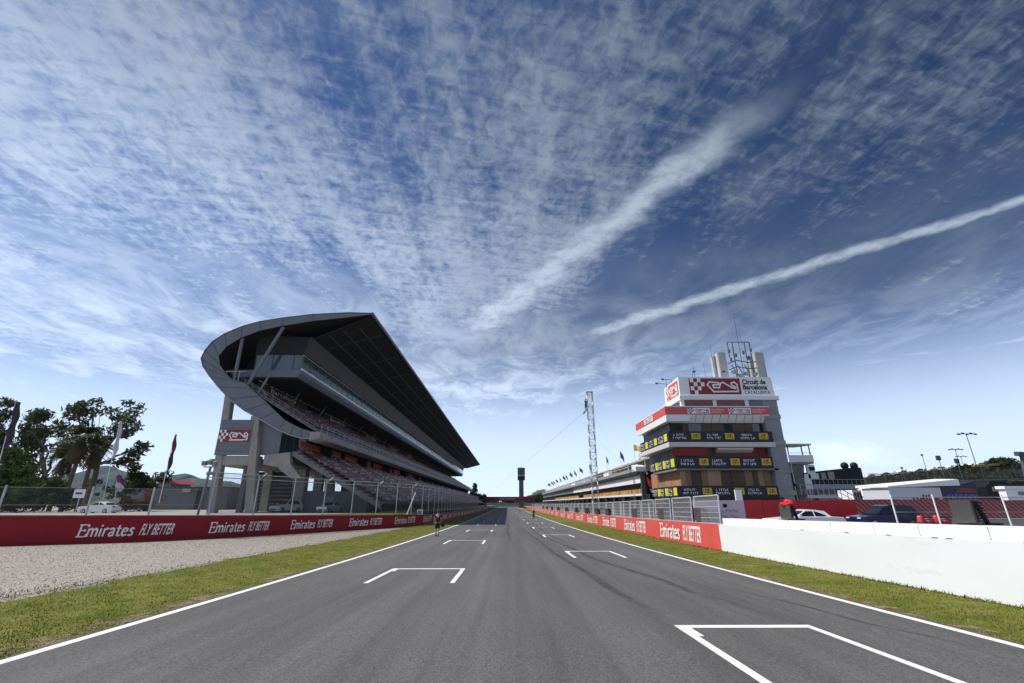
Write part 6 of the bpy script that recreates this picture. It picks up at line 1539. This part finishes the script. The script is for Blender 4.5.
# ------------------------------------------------------------------ people
def skin_mesh(pts, edges, rad, material, name, parent, sub=2):
    me = bpy.data.meshes.new(name); me.from_pydata(pts, edges, []); ob = bpy.data.objects.new(name, me); COL.objects.link(ob)
    md = ob.modifiers.new('s', 'SKIN'); md.use_smooth_shade = True
    for i, r in enumerate(rad): me.skin_vertices[0].data[i].radius = (r, r) if not isinstance(r, tuple) else r
    me.skin_vertices[0].data[0].use_root = True
    sb = ob.modifiers.new('u', 'SUBSURF'); sb.levels = sb.render_levels = sub
    dg = bpy.context.evaluated_depsgraph_get(); m2 = bpy.data.meshes.new_from_object(ob.evaluated_get(dg)); bpy.data.objects.remove(ob); bpy.data.meshes.remove(me)
    m2.name = name; m2.materials.clear(); m2.materials.append(material)
    for p in m2.polygons: p.use_smooth = True
    return link(name, m2, parent)
def person(label, loc, rz, h, shirt, shorts, long_legs=False, stride=.16, arms=((.05, .02), (-.04, .06)), hang=True, armpose=None):
    """standing/walking adult facing local -y"""
    k = h / 1.80; t = thing('person', label, 'person', loc, rz, local=True); S = lambda p: tuple(q * k for q in p)
    P = [(0, 0, .96), (0, .01, 1.16), (0, 0, 1.40), (0, -.01, 1.50), (0, -.02, 1.60), (0, -.03, 1.70)]; E_ = [(0, 1), (1, 2), (2, 3), (3, 4), (4, 5)]
    Rd = [(.155, .115), (.135, .10), (.165, .10), (.06, .06), (.085, .095), (.075, .09)]
    def add(chain, start):
        prev = start
        for p, r in chain: P.append(p); Rd.append(r); E_.append((prev, len(P) - 1)); prev = len(P) - 1
        return prev
    hands = []
    for s_, (ay, by) in zip((-1, 1), arms):
        if armpose: hd_ = add([((s_ * .19, 0, 1.42), .062), ((s_ * .24, -.16, 1.34), .048), ((s_ * .16, -.38, 1.40), .036), ((s_ * .14, -.46, 1.46), (.045, .03))], 2)
        else: hd_ = add([((s_ * .19, 0, 1.42), .062), ((s_ * .25, ay * .4, 1.16), .046), ((s_ * .27, ay - .05, .93), .036), ((s_ * .27, ay - .07, .83), (.022, .045))], 2)
        hands.append(P[hd_])
    for s_ in (-1, 1):
        st = stride * s_
        add([((s_ * .09, 0, .90), .10), ((s_ * .10, -.5 * st, .50), .066), ((s_ * .10, -st + (.05 if st < 0 else 0), .12), .042), ((s_ * .10, -st, .05), .045), ((s_ * .105, -st - .17, .035), (.042, .03))], 0)
    body = skin_mesh([S(p) for p in P], E_, [tuple(q * k for q in r) if isinstance(r, tuple) else r * k for r in Rd], SKIN, 'body', t, 1)
    # hands with fingers and a thumb, nose and ears join the one body mesh
    bm = bmesh.new(); bm.from_mesh(body.data)
    def lump(p, q, r):
        m_ = MB().tube(S(p), S(q), r * k, SKIN, 6, r2=r * k * .7); o0 = len(bm.verts); vs = [bm.verts.new(v) for v in m_.v]
        for f_ in m_.f: bm.faces.new([vs[i] for i in f_])
    for s_, hp in zip((-1, 1), hands):
        for i, ln in enumerate((.075, .085, .08, .06)):
            yy = hp[1] - .033 + i * .022
            if armpose: lump((hp[0], hp[1], hp[2]), (hp[0] - .01 * s_, hp[1] - .05, hp[2] + .04 - i * .02), .009)
            else: lump((hp[0], yy, hp[2] + .01), (hp[0] - s_ * .015, yy - .008, hp[2] - ln), .0095)
        lump((hp[0], hp[1] - .03, hp[2] + .03), (hp[0] - s_ * .02, hp[1] - .07, hp[2] - .02), .011)
    lump((0, -.11, 1.665), (0, -.145, 1.65), .014)
    for s_ in (-1, 1): lump((s_ * .078, -.02, 1.66), (s_ * .092, -.01, 1.67), .02)
    bm.to_mesh(body.data); bm.free()
    for s_ in (-1, 1): MB().lathe([(.002, -.011), (.012, 0), (.002, .011)], DARK, S((s_ * .033, -.118, 1.69)), 8).build('eye', t)
    MB().box(-.025 * k, .025 * k, -.122 * k, -.112 * k, 1.605 * k, 1.613 * k, mat('lips', (.3, .1, .09), .5, .05, 5.)).build('mouth', t)
    bm = bmesh.new(); bmesh.ops.create_uvsphere(bm, u_segments=14, v_segments=9, radius=1)
    for v in bm.verts: v.co = Vector((v.co.x * .093 * k, (v.co.y * .112 - .01) * k, (max(v.co.z, -.8 if v.co.y > .1 else (-.3 if v.co.y > -.2 else .3)) * .115 + 1.70) * k))
    me = bpy.data.meshes.new('hair'); bm.to_mesh(me); bm.free(); me.materials.append(HAIR); me.polygons.foreach_set('use_smooth', [True] * len(me.polygons)); link('hair', me, t)
    # clothes: the same skeleton a little wider
    sh_p = [(0, 0, .88), P[1], (0, 0, 1.44)]; sh_e = [(0, 1), (1, 2)]; sh_r = [(.20, .155), (.175, .135), (.185, .12)]
    for s_ in (-1, 1):
        i0 = 6 if s_ < 0 else 10; sh_p += [P[i0], tuple((P[i0][q] * .45 + P[i0 + 1][q] * .55) for q in range(3))]; sh_r += [.078, .07]; n = len(sh_p); sh_e += [(2, n - 2), (n - 2, n - 1)]
    skin_mesh([S(p) for p in sh_p], sh_e, [tuple(q * k for q in r) if isinstance(r, tuple) else r * k for r in sh_r], shirt, 'shirt', t, 1)
    so_p = [(0, 0, 1.06), (0, 0, .92)]; so_e = [(0, 1)]; so_r = [(.172, .13), (.185, .14)]
    for s_ in (-1, 1):
        i0 = 14 if s_ < 0 else 19; kn = P[i0 + 1]; so_p += [P[i0], kn]; so_r += [.122, .105]; n = len(so_p); so_e += [(1, n - 2), (n - 2, n - 1)]
        if long_legs: so_p.append((P[i0 + 2][0], P[i0 + 2][1], .10)); so_r.append(.07); so_e.append((n - 1, n))
        f_ = P[i0 + 3]; MB().hexa([S(q) for q in ((f_[0] - .05, f_[1] - .22, 0), (f_[0] + .05, f_[1] - .22, 0), (f_[0] + .048, f_[1] + .07, 0), (f_[0] - .048, f_[1] + .07, 0), (f_[0] - .042, f_[1] - .20, .06), (f_[0] + .042, f_[1] - .20, .06), (f_[0] + .045, f_[1] + .06, .11), (f_[0] - .045, f_[1] + .06, .11))], SHOE).build('shoe', t, bevel=.015)
    skin_mesh([S(p) for p in so_p], so_e, [tuple(q * k for q in r) if isinstance(r, tuple) else r * k for r in so_r], shorts, 'shorts' if not long_legs else 'trousers', t, 1)
    return t, k
gz = g(38.45)
pe, k = person('person in black shirt and shorts walking away along the left track edge', (-5.47, 38.45, gz), PI, 1.92, CLOTHK, CLOTHK, stride=.10)
MB().box(-.10, .10, .128 * k, .145 * k, 1.36 * k, 1.42 * k, LETTER).build('shirt_print', pe)
bg = thing('shoulder_bag', 'black bag held at the right hip of the person in black', 'bag', (-5.05, 38.4, gz + .80))
MB().box(-5.20, -4.90, 38.25, 38.5, gz + .70, gz + .95, CLOTHK).build('pouch', bg, bevel=.04); MB().path([(-5.17, 38.38, gz + .94), (-5.14, 38.38, gz + 1.02), (-4.97, 38.38, gz + 1.02), (-4.94, 38.38, gz + .94)], .014, CLOTHK, 6).build('handle', bg)
person('person in dark clothes standing far up the track by the right edge', (5.15, 95.7, g(95.7)), PI, 1.76, CLOTHN, CLOTHK, True, .14)
rg, k = person('rigger in black clinging to the left side of the lattice mast top', (13.42, 77.35, 16.95), PI, 1.80, CLOTHK, CLOTHK, True, .05, armpose=True)
